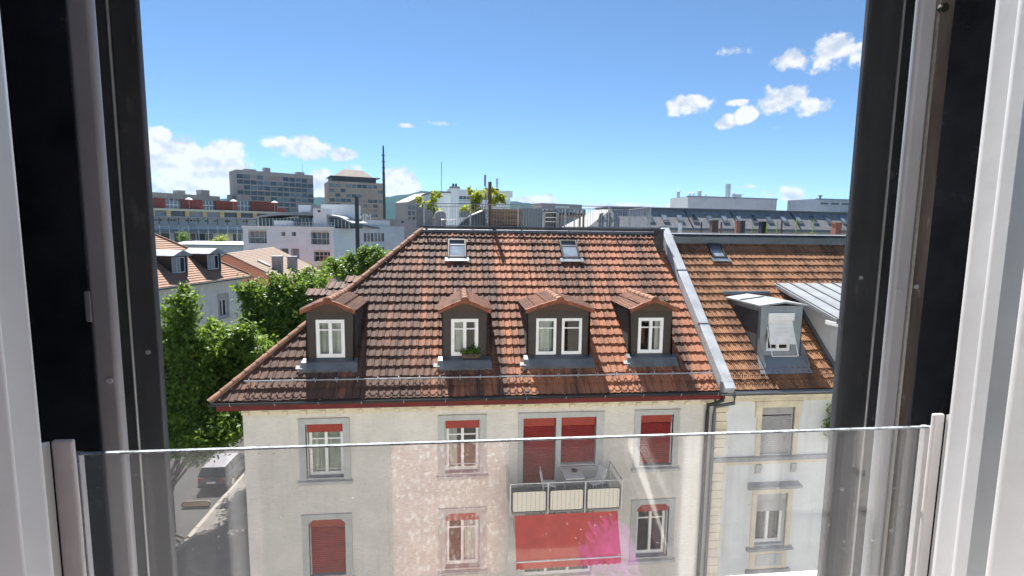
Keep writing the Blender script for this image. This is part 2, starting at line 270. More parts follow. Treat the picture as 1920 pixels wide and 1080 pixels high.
class MB:
    def __init__(s): s.v = []; s.f = []
    def poly(s, pts):
        n = len(s.v); s.v += [tuple(p) for p in pts]; s.f.append(tuple(range(n, n+len(pts)))); return s
    def box(s, x0, x1, y0, y1, z0, z1):
        n = len(s.v); s.v += [(x, y, z) for z in (z0, z1) for y in (y0, y1) for x in (x0, x1)]
        s.f += [tuple(n+i for i in q) for q in ((0, 2, 3, 1), (4, 5, 7, 6), (0, 1, 5, 4), (2, 6, 7, 3), (0, 4, 6, 2), (1, 3, 7, 5))]; return s
    def prism(s, poly, axis, a0, a1):
        """polygon in the two other axes, extruded along axis (0 x: (y,z); 1 y: (x,z); 2 z: (x,y))"""
        def p(q, a):
            return (a, q[0], q[1]) if axis == 0 else (q[0], a, q[1]) if axis == 1 else (q[0], q[1], a)
        n = len(s.v); k = len(poly); s.v += [p(q, a0) for q in poly]+[p(q, a1) for q in poly]
        s.f.append(tuple(range(n, n+k))); s.f.append(tuple(range(n+2*k-1, n+k-1, -1)))
        for i in range(k):
            j = (i+1) % k; s.f.append((n+i, n+k+i, n+k+j, n+j))
        return s
    def tube(s, pts, r, n=8, caps=True, r2=None):
        pts = [Vector(p) for p in pts]; k = len(pts); base = len(s.v); rad = r if isinstance(r, (list, tuple)) else [r+(r2-r)*i/(k-1) if r2 is not None else r for i in range(k)]
        for i, p in enumerate(pts):
            t = (pts[min(i+1, k-1)]-pts[max(i-1, 0)]).normalized()
            a = t.cross(Vector((0, 0, 1)) if abs(t.z) < .9 else Vector((1, 0, 0))).normalized(); b = t.cross(a)
            for j in range(n):
                w = 2*math.pi*j/n; s.v.append(tuple(p+a*(rad[i]*math.cos(w))+b*(rad[i]*math.sin(w))))
        for i in range(k-1):
            for j in range(n):
                q = (j+1) % n; s.f.append((base+i*n+j, base+i*n+q, base+(i+1)*n+q, base+(i+1)*n+j))
        if caps:
            s.f.append(tuple(base+j for j in range(n-1, -1, -1))); s.f.append(tuple(base+(k-1)*n+j for j in range(n)))
        return s
    def ball(s, c, rx, ry, rz, n=10, m=6):
        base = len(s.v)
        for i in range(m+1):
            th = math.pi*i/m
            for j in range(n):
                w = 2*math.pi*j/n; s.v.append((c[0]+rx*math.sin(th)*math.cos(w), c[1]+ry*math.sin(th)*math.sin(w), c[2]+rz*math.cos(th)))
        for i in range(m):
            for j in range(n):
                q = (j+1) % n; s.f.append((base+i*n+j, base+(i+1)*n+j, base+(i+1)*n+q, base+i*n+q))
        return s
    def build(s, name, m, parent=None, bevel=0, smooth=False, label=None, cat=None, group=None, kind=None, loc=None):
        me = bpy.data.meshes.new(name); off = Vector((0, 0, 0))
        if parent is not None and parent.name in WORLDROOT: off = WORLDROOT[parent.name]
        if loc is not None: off = Vector(loc)
        me.from_pydata([tuple(Vector(p)-off) for p in s.v], [], s.f); me.validate(); me.update()
        bm = bmesh.new(); bm.from_mesh(me); bmesh.ops.recalc_face_normals(bm, faces=bm.faces)
        if smooth:
            for f in bm.faces: f.smooth = True
        bm.to_mesh(me); bm.free()
        me.materials.append(M[m] if isinstance(m, str) else m)
        o = bpy.data.objects.new(name, me); COL.objects.link(o)
        if parent is not None:
            o.parent = parent
            if parent.name in WORLDROOT: WORLDROOT[o.name] = WORLDROOT[parent.name]
        if loc is not None: o.location = loc
        if bevel:
            md = o.modifiers.new('bevel', 'BEVEL'); md.width = bevel; md.segments = 3; md.limit_method = 'ANGLE'
            if smooth is False:
                for f in me.polygons: f.use_smooth = True
                try: me.set_sharp_from_angle(angle=R(35))
                except Exception: pass
        tag(o, label, cat, group, kind); return o
def tag(o, label=None, cat=None, group=None, kind=None):
    if label: o['label'] = label
    if cat: o['category'] = cat
    if group: o['group'] = group
    if kind: o['kind'] = kind
    return o
def thing(name, label, cat, loc=(0, 0, 0), rz=0.0, group=None, world=False):
    o = bpy.data.objects.new(name, None); o.empty_display_size = .2; COL.objects.link(o)
    o.location = loc; o.rotation_euler = (0, 0, rz); tag(o, label, cat, group)
    if world: WORLDROOT[o.name] = Vector(loc)
    return o
def part(name, parent, label=None):
    """an Empty that is a part holding sub-parts of a house"""
    o = bpy.data.objects.new(name, None); o.empty_display_size = .2; COL.objects.link(o); o.parent = parent
    if parent.name in WORLDROOT: WORLDROOT[o.name] = WORLDROOT[parent.name]
    tag(o, label); return o
def copy_tree(o, parent=None):
    c = o.copy(); COL.objects.link(c); c.parent = parent
    for ch in o.children: copy_tree(ch, c)
    return c
def holed(mb, x0, x1, z0, z1, y, holes, depth):
    """wall sheet facing -Y at y with rectangular openings (hx0,hx1,hz0,hz1) and reveals going back"""
    xs = sorted({x0, x1, *[h[0] for h in holes], *[h[1] for h in holes]}); zs = sorted({z0, z1, *[h[2] for h in holes], *[h[3] for h in holes]})
    for i in range(len(xs)-1):
        for j in range(len(zs)-1):
            cx, cz = (xs[i]+xs[i+1])/2, (zs[j]+zs[j+1])/2
            if cx < x0 or cx > x1 or cz < z0 or cz > z1: continue
            if any(h[0] < cx < h[1] and h[2] < cz < h[3] for h in holes): continue
            mb.poly([(xs[i], y, zs[j]), (xs[i+1], y, zs[j]), (xs[i+1], y, zs[j+1]), (xs[i], y, zs[j+1])])
    for a, b, c, d in holes:
        e = y+depth
        mb.poly([(a, y, c), (a, e, c), (a, e, d), (a, y, d)]); mb.poly([(b, y, c), (b, y, d), (b, e, d), (b, e, c)])
        mb.poly([(a, y, d), (a, e, d), (b, e, d), (b, y, d)]); mb.poly([(a, y, c), (b, y, c), (b, e, c), (a, e, c)])
    return mb
def frame(mb, x0, x1, z0, z1, y0, y1, w, wb=None):
    wb = wb or w
    mb.box(x0, x0+w, y0, y1, z0, z1); mb.box(x1-w, x1, y0, y1, z0, z1); mb.box(x0+w, x1-w, y0+.001, y1-.001, z0, z0+wb); mb.box(x0+w, x1-w, y0+.001, y1-.001, z1-w, z1); return mb
# ------------------------------------------------------------------ the setting
def struct(mb, name, m, **k): return mb.build(name, m, kind='structure', **k)
g = MB(); g.poly([(-4200, -4200, -.01), (4200, -4200, -.01), (4200, 4200, -.01), (-4200, 4200, -.01)])
struct(g, 'ground', 'grass')
g = MB(); g.box(-24.5, -14.26, 12.5, 160, -.3, .0); struct(g, 'road', 'asphalt_shaded')
g = MB(); g.box(-60, 60, 2.9, 12.5, -.3, .004); struct(g, 'road', 'asphalt')
g = MB(); g.box(-14.02, -6.62, 12.6, 160, -.3, .12); struct(g, 'pavement', 'pave_shaded'); g = MB(); g.box(-6.61, 40, 12.6, 15.98, -.3, .12); struct(g, 'pavement', 'pave')
g = MB(); g.box(-28, -24.6, 3, 160, -.3, .12); struct(g, 'pavement', 'pave')
ks = MB().box(-14.26, -14.02, 0, 1.985, -.3, .125).build('kerb_stone', 'kerb', bevel=.015)
kerb = MB().box(-14.25, -14.03, 12.6, 70, -.3, .10).build('kerb', 'kerb', kind='structure')
ks.parent = kerb; ks.location = (0, 20, 0)
for i in range(1, 12):
    c = ks.copy(); COL.objects.link(c); c.parent = kerb; c.location = (0, 20+2*i, 0)
# wooded ridge behind the town
def hills():
    naz, nr = 240, 14; verts = []; faces = []
    ctrl = [(-80, 110), (-45, 130), (-30, 145), (-20, 162), (-15, 178), (-11, 180), (-8, 190), (-5.5, 208), (-3.8, 230), (-1, 215), (2, 200), (6, 180), (9, 165), (13, 114), (20, 80), (35, 60), (80, 50)]
    def h(a):
        for (a0, h0), (a1, h1) in zip(ctrl, ctrl[1:]):
            if a0 <= a <= a1:
                t = (a-a0)/(a1-a0); t = t*t*(3-2*t); return h0+(h1-h0)*t
        return 60
    for i in range(naz+1):
        a = -78+156*i/naz
        for j in range(nr+1):
            t = j/nr; d = 1900+1500*t; prof = math.sin(min(1, t*1.25)*math.pi/2)
            z = h(a)*prof+(rng.normal()*2.6 if t > .05 else 0)*(.4+t)
            verts.append((d*math.sin(R(a)), d*math.cos(R(a)), z))
    for i in range(naz):
        for j in range(nr):
            b = i*(nr+1)+j; faces.append((b, b+nr+1, b+nr+2, b+1))
    mb = MB(); mb.v = verts; mb.f = faces; return struct(mb, 'hills', 'forest', smooth=True)
hills()

# ------------------------------------------------------------------ clay tiles
TH = math.atan((16.42-11.35)/5.8); CT, ST = math.cos(TH), math.sin(TH)
EY, EZ = 15.4, 11.35                        # eave line of both roofs
def roofpt(x, s, n=0.0): return (x, EY+s*CT-n*ST, EZ+s*ST+n*CT)
def roofY(z): return EY+(z-EZ)*CT/ST
def tile_shape(kind, w, e, ln):
    if kind == 'roll': prof = [(0, .004), (.018, .026), (.045, .038), (.072, .028), (.092, .004), (.15, -.004), (w, .002)]
    else: prof = [(0, .0), (.012, .034), (.045, .036), (.062, .0), (.085, .0), (.095, .028), (.125, .028), (.137, .0), (.16, .0), (.172, .034), (.2, .034), (w, .0)]
    v = []; f = []; k = len(prof); th = .034; lift = .066
    for x, z in prof: v.append((x, 0, z+lift))
    for x, z in prof: v.append((x, ln, z*.9+.006))
    for x, z in prof: v.append((x, .012, z+lift-th))
    for i in range(k-1):
        f.append((i, i+1, k+i+1, k+i)); f.append((2*k+i, 2*k+i+1, i+1, i))
    f.append((0, k, 2*k)); f.append((k-1, 3*k-1, 2*k-1))
    if kind == 'heart':                      # raised V on each pressed tile
        b = len(v); cx, cy = w*.5, e*.62
        v += [(cx-.06, cy+.1, .05), (cx+.06, cy+.1, .05), (cx, cy-.08, .06), (cx, cy+.05, .115)]
        f += [(b, b+3, b+2), (b+3, b+1, b+2), (b, b+1, b+3)]
    return v, f
def tile_mesh(name, kind, w, e, m, tint, jit=0):
    v, f = tile_shape(kind, w, e, e+.06); me = bpy.data.meshes.new(name); me.from_pydata(v, [], f)
    a = me.attributes.new('tint', 'FLOAT', 'POINT'); a.data.foreach_set('value', [tint]*len(v)); me.materials.append(m); me.update()
    return me
def clip_poly(pts, plane):
    """Sutherland-Hodgman in the roof plane: keep a*x+b*s >= c"""
    a, b, c = plane; out = []
    for i in range(len(pts)):
        p, q = pts[i], pts[(i+1) % len(pts)]; dp, dq = a*p[0]+b*p[1]-c, a*q[0]+b*q[1]-c
        if dp >= 0: out.append(p)
        if dp*dq < 0:
            t = dp/(dp-dq); out.append(tuple(p[i]+(q[i]-p[i])*t for i in range(3)))
    return out
def lay_tiles(roof, kind, m, x0f, x1, rows, w, e, skip, nobj, x0clip=None, seedk=1):
    """rows of tiles: the nobj nearest ones as objects of their own, the rest as one joined part"""
    rd = random.Random(seedk); variants = [tile_mesh('tile', kind, w, e, m, i/9) for i in range(10)]
    v0, f0 = tile_shape(kind, w, e, e+.06); V = []; F = []; T = []; cnt = 0; base = WORLDROOT[roof.name]
    rot = Matrix.Rotation(TH, 4, 'X')
    for r in range(rows):
        s = r*e; xl = x0f(s); n0 = math.floor((x0f(s+e)-0)/w) if x0clip else 0
        x = xl if not x0clip else math.floor(xl/w)*w
        while x < x1-.02:
            cx, cs = x+w/2, s+e/2
            if x0clip and x+w < x0f(s)-.02: x += w; continue
            edge = (x0clip and x < x0f(s+e+.06)+.02) or x+w > x1+.001
            if not any(a < x-.0 and x+w < b and c < s and s+e < d for a, b, c, d in skip):
                tint = min(.999, max(0, rd.gauss(.5, .28))); dx, ds, dn = rd.uniform(-.005, .005), rd.uniform(-.012, .012), rd.uniform(-.004, .006); yaw = rd.uniform(-.018, .018)
                if cnt < nobj and not edge:
                    o = bpy.data.objects.new('tile', variants[int(tint*10)]); COL.objects.link(o); o.parent = roof
                    o.matrix_local = Matrix.Translation(Vector(roofpt(x+dx, s+ds, dn))-base) @ rot @ Matrix.Rotation(yaw, 4, 'Z'); cnt += 1
                else:
                    for f in f0:
                        pts = [(v0[i][0]+x+dx, v0[i][1]+s+ds-yaw*0, v0[i][2]+dn) for i in f]
                        if edge:
                            if x0clip: pts = clip_poly(pts, x0clip)
                            pts = clip_poly(pts, (-1, 0, -x1)) if len(pts) > 2 else pts
                            if len(pts) < 3: continue
                        b = len(V); V += [tuple(Vector(roofpt(*p))-base) for p in pts]; T += [tint]*len(pts); F.append(tuple(range(b, b+len(pts))))
            x += w
    me = bpy.data.meshes.new('tile_field'); me.from_pydata(V, [], F); a = me.attributes.new('tint', 'FLOAT', 'POINT'); a.data.foreach_set('value', T); me.materials.append(m); me.update()
    o = bpy.data.objects.new('tile_field', me); COL.objects.link(o); o.parent = roof; o['kind'] = 'stuff'
    return cnt

# ------------------------------------------------------------------ window units (all facing -Y)
def sash(par, x0, x1, z0, z1, y, leaves=2, transom=.26, curtain='curtain', open_curtain=None, m='white_win', bw=.06):
    f = MB(); frame(f, x0, x1, z0, z1, y, y+.07, bw)
    w = (x1-x0-2*bw)/leaves; pn = MB()
    for i in range(leaves):
        a = x0+bw+i*w; b = a+w
        if i: f.box(a-bw*.75, a+bw*.75, y-.012, y+.07, z0+bw, z1-bw)
        ww = bw*.55; f.box(a, a+ww, y+.005, y+.06, z0+bw, z1-bw); f.box(b-ww, b, y+.005, y+.06, z0+bw, z1-bw); f.box(a+ww, b-ww, y+.006, y+.06, z0+bw, z0+bw+ww*1.3); f.box(a+ww, b-ww, y+.006, y+.06, z1-bw-ww, z1-bw)
        if transom:
            zt = z1-(z1-z0)*transom; f.box(a+ww, b-ww, y+.008, y+.058, zt-.02, zt+.02)
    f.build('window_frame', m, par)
    for i in range(leaves):
        a = x0+bw+i*w; b = a+w
        p = MB(); p.poly([(a+.02, y+.035, z0+bw), (b-.02, y+.035, z0+bw), (b-.02, y+.035, z1-bw), (a+.02, y+.035, z1-bw)]); p.build('pane', 'pane', par)
    # room behind: dim back wall and sides
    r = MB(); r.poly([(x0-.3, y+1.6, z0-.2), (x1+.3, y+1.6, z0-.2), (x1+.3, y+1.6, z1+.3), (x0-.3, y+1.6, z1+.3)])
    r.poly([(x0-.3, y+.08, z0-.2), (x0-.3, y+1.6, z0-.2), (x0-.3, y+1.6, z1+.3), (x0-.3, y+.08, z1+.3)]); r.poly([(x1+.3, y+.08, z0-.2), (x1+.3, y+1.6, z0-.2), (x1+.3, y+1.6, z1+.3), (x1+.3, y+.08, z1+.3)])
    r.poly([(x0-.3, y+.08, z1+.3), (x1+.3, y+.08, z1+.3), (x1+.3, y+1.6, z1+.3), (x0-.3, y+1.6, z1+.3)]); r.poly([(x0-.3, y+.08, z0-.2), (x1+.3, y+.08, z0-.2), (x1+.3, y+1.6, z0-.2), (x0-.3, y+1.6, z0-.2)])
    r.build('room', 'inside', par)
    if curtain:
        c = MB(); ranges = open_curtain or [(x0+bw, x1-bw)]
        for a, b in ranges:
            n = max(6, int((b-a)/.03)); prev = None
            for i in range(n+1):
                x = a+(b-a)*i/n; yy = y+.16+.018*math.sin(i*1.35)+.01*math.sin(i*.5)
                if prev: c.poly([(prev[0], prev[1], z0), (x, yy, z0), (x, yy, z1), (prev[0], prev[1], z1)])
                prev = (x, yy)
        c.build('curtain', curtain, par, smooth=True)
def slats(mb, x0, x1, z0, z1, y, p=.075, d=.032):
    n = int((z1-z0)/p)
    for i in range(n):
        z = z0+i*p; mb.poly([(x0, y, z), (x1, y, z), (x1, y-d, z+p*.35), (x0, y-d, z+p*.35)]); mb.poly([(x0, y-d, z+p*.35), (x1, y-d, z+p*.35), (x1, y-.002, z+p), (x0, y-.002, z+p)])
    return mb
WY = 16.0
def house_window(par, x0, x1, zt, zs, blind=0.0, curtain='curtain_w', oc=None, bar=False, cut=False, jamb=.21):
    """stone surround, projecting sill, red blind box, two-leaf sash; returns the wall opening"""
    w = part('window', par); o0, o1, b, t = x0+jamb, x1-jamb, zs+.17, zt-.15
    s = MB(); s.box(x0, o0, WY-.04, WY+.06, zs+.10, zt-.15); s.box(o1, x1, WY-.04, WY+.06, zs+.10, zt-.15); s.box(x0, x1, WY-.042, WY+.06, zt-.15, zt); s.box(x0-.01, x1+.01, WY-.07, WY+.05, zt, zt+.035)
    s.box(o0-.06, o0, WY+.06, WY+.12, b, t); s.box(o1, o1+.06, WY+.06, WY+.12, b, t)
    if cut:
        for sx, xx in ((1, o0), (-1, o1)): s.prism([(xx, t), (xx+sx*.14, t), (xx, t-.14)], 1, WY-.039, WY+.14)
    s.build('surround', 'stone', w)
    q = MB(); q.prism([(WY-.13, zs), (WY+.24, zs), (WY+.24, zs+.17), (WY-.04, zs+.12), (WY-.13, zs+.10)], 0, x0-.05, x1+.05); q.build('sill', 'stone', w)
    q = MB(); q.box(o0, o1, WY-.02, WY+.26, zs+.165, zs+.185); q.build('sill_cover', 'stone_d', w)
    hb = .29; y = WY+.16
    MB().box(o0+.03, o1-.03, WY+.045, WY+.16, t-hb, t-.005).build('blind_box', 'red_h', w)
    g = MB(); g.box(o0+.005, o0+.03, WY+.07, WY+.13, b+.02, t); g.box(o1-.03, o1-.005, WY+.07, WY+.13, b+.02, t); g.build('blind_guide', 'white', w)
    if blind > 0:
        zz = t-hb-(t-hb-b-.02)*blind; slats(MB(), o0+.03, o1-.03, zz, t-hb, WY+.13).build('blind', 'red', w)
        if blind > .98: return (o0, o1, b, t)
    sash(w, o0+.04, o1-.04, b+.02, t, WY+.2, curtain=curtain, open_curtain=oc, transom=.32, bw=.058)
    if bar:
        k = MB(); k.tube([(o0, WY+.02, b+.30), (o1, WY+.02, b+.30)], .014, 6); k.build('guard_bar', 'galv', w)
    return (o0, o1, b, t)

# ------------------------------------------------------------------ the house across the street
XL, XR = -6.56, 8.66
house = thing('corner_house', 'cream stucco corner house with weathered red tile roof and four dormers', 'house', (1, 16, 0), world=True)
holes = []
cols = [(-4.92, -3.36), (-.60, .957), (5.916, 7.476)]
holes.append(house_window(house, *cols[0], 10.54, 8.43, curtain='curtain', bar=True))
holes.append(house_window(house, *cols[1], 10.54, 8.43, curtain='curtain', oc=[(-.35, .0), (.62, .75)], bar=True))
holes.append(house_window(house, *cols[2], 10.54, 8.43, blind=1.0))
holes.append(house_window(house, *cols[0], 7.37, 5.10, blind=1.0, cut=True))
holes.append(house_window(house, *cols[1], 7.37, 5.10, curtain='curtain_w', oc=[(.25, .75)], cut=True))
holes.append(house_window(house, *cols[2], 7.37, 5.10, curtain='curtain', oc=[(6.1, 6.25)], cut=True))
for i, c in enumerate(cols): holes.append(house_window(house, *c, 4.05, 1.78, curtain='curtain_w', cut=True, blind=(0, 1, 0)[i]))
# balcony door with the window beside it
w = part('balcony_door', house)
X0, X1 = 1.996, 4.859; zt = 10.54; fl = 8.02
d0, d1, w0, w1 = 2.16, 3.24, 3.42, 4.60
s = MB(); s.box(X0, d0, WY-.04, WY+.06, fl, zt-.15); s.box(d1, w0, WY-.04, WY+.06, fl, zt-.15); s.box(w1, X1, WY-.04, WY+.06, fl, zt-.15); s.box(X0, X1, WY-.042, WY+.06, zt-.15, zt); s.box(X0-.01, X1+.01, WY-.07, WY+.05, zt, zt+.035)
s.box(w0, w1, WY-.038, WY+.06, fl, 8.62); s.build('surround', 'stone', w)
MB().prism([(WY-.1, 8.62), (WY+.2, 8.62), (WY+.2, 8.74), (WY-.1, 8.70)], 0, w0-.04, w1+.04).build('sill', 'stone', w)
MB().box(d0+.02, d1-.02, WY+.045, WY+.16, zt-.45, zt-.155).build('blind_box', 'red_h', w)
MB().box(w0+.02, w1-.02, WY+.045, WY+.16, zt-.45, zt-.155).build('blind_box', 'red_h', w)
slats(MB(), d0+.02, d1-.02, fl+.02, zt-.45, WY+.13).build('blind', 'red', w)
slats(MB(), w0+.02, w1-.02, 8.78, zt-.45, WY+.13).build('blind', 'red', w)
holes += [(d0, d1, fl, zt-.15), (w0, w1, 8.74, zt-.15)]
w = part('window', house); holes.append((2.2, 4.6, 4.75, 7.1)); sash(w, 2.2, 4.6, 4.75, 7.1, WY+.15, leaves=3)
mb = MB(); holed(mb, XL, XR, 0, 11.06, WY, holes, .3)
mb.poly([(XL, WY, 0), (XL, WY, 11.06), (XL, 27, 11.06), (XL, 27, 0)]); mb.poly([(XR, WY, 0), (XR, 27, 0), (XR, 27, 11.06), (XR, WY, 11.06)]); mb.poly([(XL, 27, 0), (XL, 27, 11.06), (XR, 27, 11.06), (XR, 27, 0)])
mb.build('wall', 'stucco', house)
MB().box(XL-.04, XR-.01, WY-.07, WY-.002, 0, .95).build('plinth', 'concrete', house)
# eaves: soffit, red fascia, dentils, gutter
MB().box(-7.02, 8.72, EY+.08, WY-.002, 11.05, 11.12).build('soffit', 'cream', house)
MB().box(-7.05, 8.74, EY+.02, EY+.07, 11.07, 11.23).build('fascia', 'fascia', house)
MB().box(XL-.02, XR, WY-.05, WY-.003, 10.74, 11.05).build('cornice', 'cream', house)
dm = MB().box(0, .17, -.05, .0, 0, .12).build('dentil', 'cream', house); dm.location = Vector((XL+.05, WY-.055, 10.73))-Vector((1, 16, 0)); dm.data.transform(Matrix.Translation((1, 16, 0)))
for i in range(1, 27):
    c = dm.copy(); COL.objects.link(c); c.parent = house; c.location = Vector((XL+.05+.565*i, WY-.055, 10.73))-Vector((1, 16, 0))
def gutter(par, x0, x1, y, z, m, r=.085):
    mb = MB(); n = 10; P = [(y+r*math.cos(math.pi+math.pi*i/n), z+r*math.sin(math.pi+math.pi*i/n)) for i in range(n+1)]
    Q = [(y+(r-.012)*math.cos(math.pi+math.pi*i/n), z+.004+(r-.012)*math.sin(math.pi+math.pi*i/n)) for i in range(n, -1, -1)]
    mb.prism(P+Q, 0, x0, x1); mb.tube([(x0, y-r, z), (x1, y-r, z)], .013, 6); return mb.build('gutter', m, par)
gutter(house, -7.22, 8.70, EY-.06, EZ+.0, 'dark', .095)
hk = MB(); hk.tube([(0, -.1, .0), (0, -.11, -.04), (0, -.05, -.10), (0, .06, -.1), (0, .12, .05)], .011, 5)
hk0 = None
for i in range(13):
    if hk0 is None: hk0 = hk.build('gutter_hook', 'galv', house, loc=(0, 0, 0)); hk0.parent = house; c = hk0
    else: c = hk0.copy(); COL.objects.link(c); c.parent = house
    c.location = Vector((-6.6+i*1.25, EY-.06, EZ))-Vector((1, 16, 0))
# roof body
roof = MB(); HY, HZ = 21.2, 16.42; hx0 = -7.15; hx1 = hx0+5.75
dz = -.05
roof.poly([roofpt(hx0, 0, dz), roofpt(8.6, 0, dz), (8.6, HY, HZ+dz), (hx1, HY, HZ+dz)])
roof.poly([(hx0, EY, EZ+dz), (hx1, HY, HZ+dz), (hx1, 24.4, HZ+dz), (hx0, 29.4, EZ+dz)])
roof.poly([(hx0, 29.4, EZ+dz), (hx1, 24.4, HZ+dz), (8.6, 24.4, HZ+dz), (8.6, 29.4, EZ+dz)])
roof.poly([(hx0, EY, EZ+dz), (hx0, 29.4, EZ+dz), (8.6, 29.4, EZ+dz), (8.6, EY, EZ+dz)])
roof = roof.build('roof', 'underlay', house)
E_ = 7.70/20
slp = lambda y: (y-EY)/CT
dorm = [(-3.975, .72, 1, 0), (.25, .72, 1, 1), (3.33, 1.02, 2, 2), (6.50, .72, 1, 3)]
skip = [(c-h+.05, c+h-.05, slp(16.5), slp(18.2)) for c, h, _, _ in dorm]
hipx = lambda s: hx0+(hx1-hx0)*s/7.70
k_ = (hx1-hx0)/7.70
lay_tiles(roof, 'roll', M['tile'], hipx, 8.50, 20, .225, E_, skip, 300, x0clip=(1, -k_, hx0-.02), seedk=3)
# hip and ridge caps
hd = Vector((hx1, HY, HZ))-Vector((hx0, EY, EZ)); L_ = hd.length; hd.normalize()
cap = MB()
n = 8
for j in range(n):
    a0, a1 = math.pi*j/n, math.pi*(j+1)/n
    q = lambda a, t: (math.cos(a)*(.115+.02*(1-t)), t*.48, math.sin(a)*(.10+.02*(1-t))-.01)
    cap.poly([q(a0, 0), q(a1, 0), q(a1, 1), q(a0, 1)]); cap.poly([(q(a0, 0)[0]*.8, 0, q(a0, 0)[2]*.8), (q(a1, 0)[0]*.8, 0, q(a1, 0)[2]*.8), q(a1, 0), q(a0, 0)])
capo = cap.build('hip_tile', 'ridge', roof, loc=(0, 0, 0), smooth=True)
xa = hd.cross(Vector((0, 0, 1))).normalized(); za = xa.cross(hd)
rm = Matrix((xa, hd, za)).transposed().to_4x4(); nh = int(L_/.42)
for i in range(nh+1):
    c = capo if i == 0 else capo.copy()
    if i: COL.objects.link(c)
    c.parent = roof; c.matrix_local = Matrix.Translation(Vector((hx0, EY, EZ))+hd*(i*.42-.05)+za*.05-Vector((1, 16, 0))) @ rm
capmesh = capo.data
# snow guard: two rails on brackets
sn = part('snow_guard', house)
for s_, n_ in ((.62, .13), (.58, .22)):
    MB().tube([roofpt(-6.35, s_, n_), roofpt(8.42, s_, n_)], .016, 6).build('guard_rail', 'galv', sn)
br = MB(); br.box(-.012, .012, -.02, .02, 0, .26); br.box(-.012, .012, 0, .30, -.01, .01); b0 = None
for i in range(24):
    if b0 is None: b0 = br.build('bracket', 'galv', sn, loc=(0, 0, 0)); c = b0
    else: c = b0.copy(); COL.objects.link(c); c.parent = sn
    c.matrix_local = Matrix.Translation(Vector(roofpt(-6.2+i*.63, .6, .02))-Vector((1, 16, 0))) @ Matrix.Rotation(TH, 4, 'X')
# flashing under the terrace and the flat deck
f = MB(); f.prism([(HY-.16, HZ-.02), (HY-.13, HZ+.06), (HY+.02, HZ+.12), (HY+.4, HZ+.12), (HY+.4, HZ-.2), (HY, HZ-.2)], 0, hx1-.1, 8.55); f.build('ridge_flashing', 'zinc_d', house)
MB().box(hx1-.1, 8.55, HY-.02, HY+.06, HZ+.125, HZ+.19).build('terrace_edge', 'dark', house)
MB().box(hx1-.1, 8.6, HY+.4, 24.5, HZ-.2, HZ+.10).build('terrace_deck', 'concrete', house)
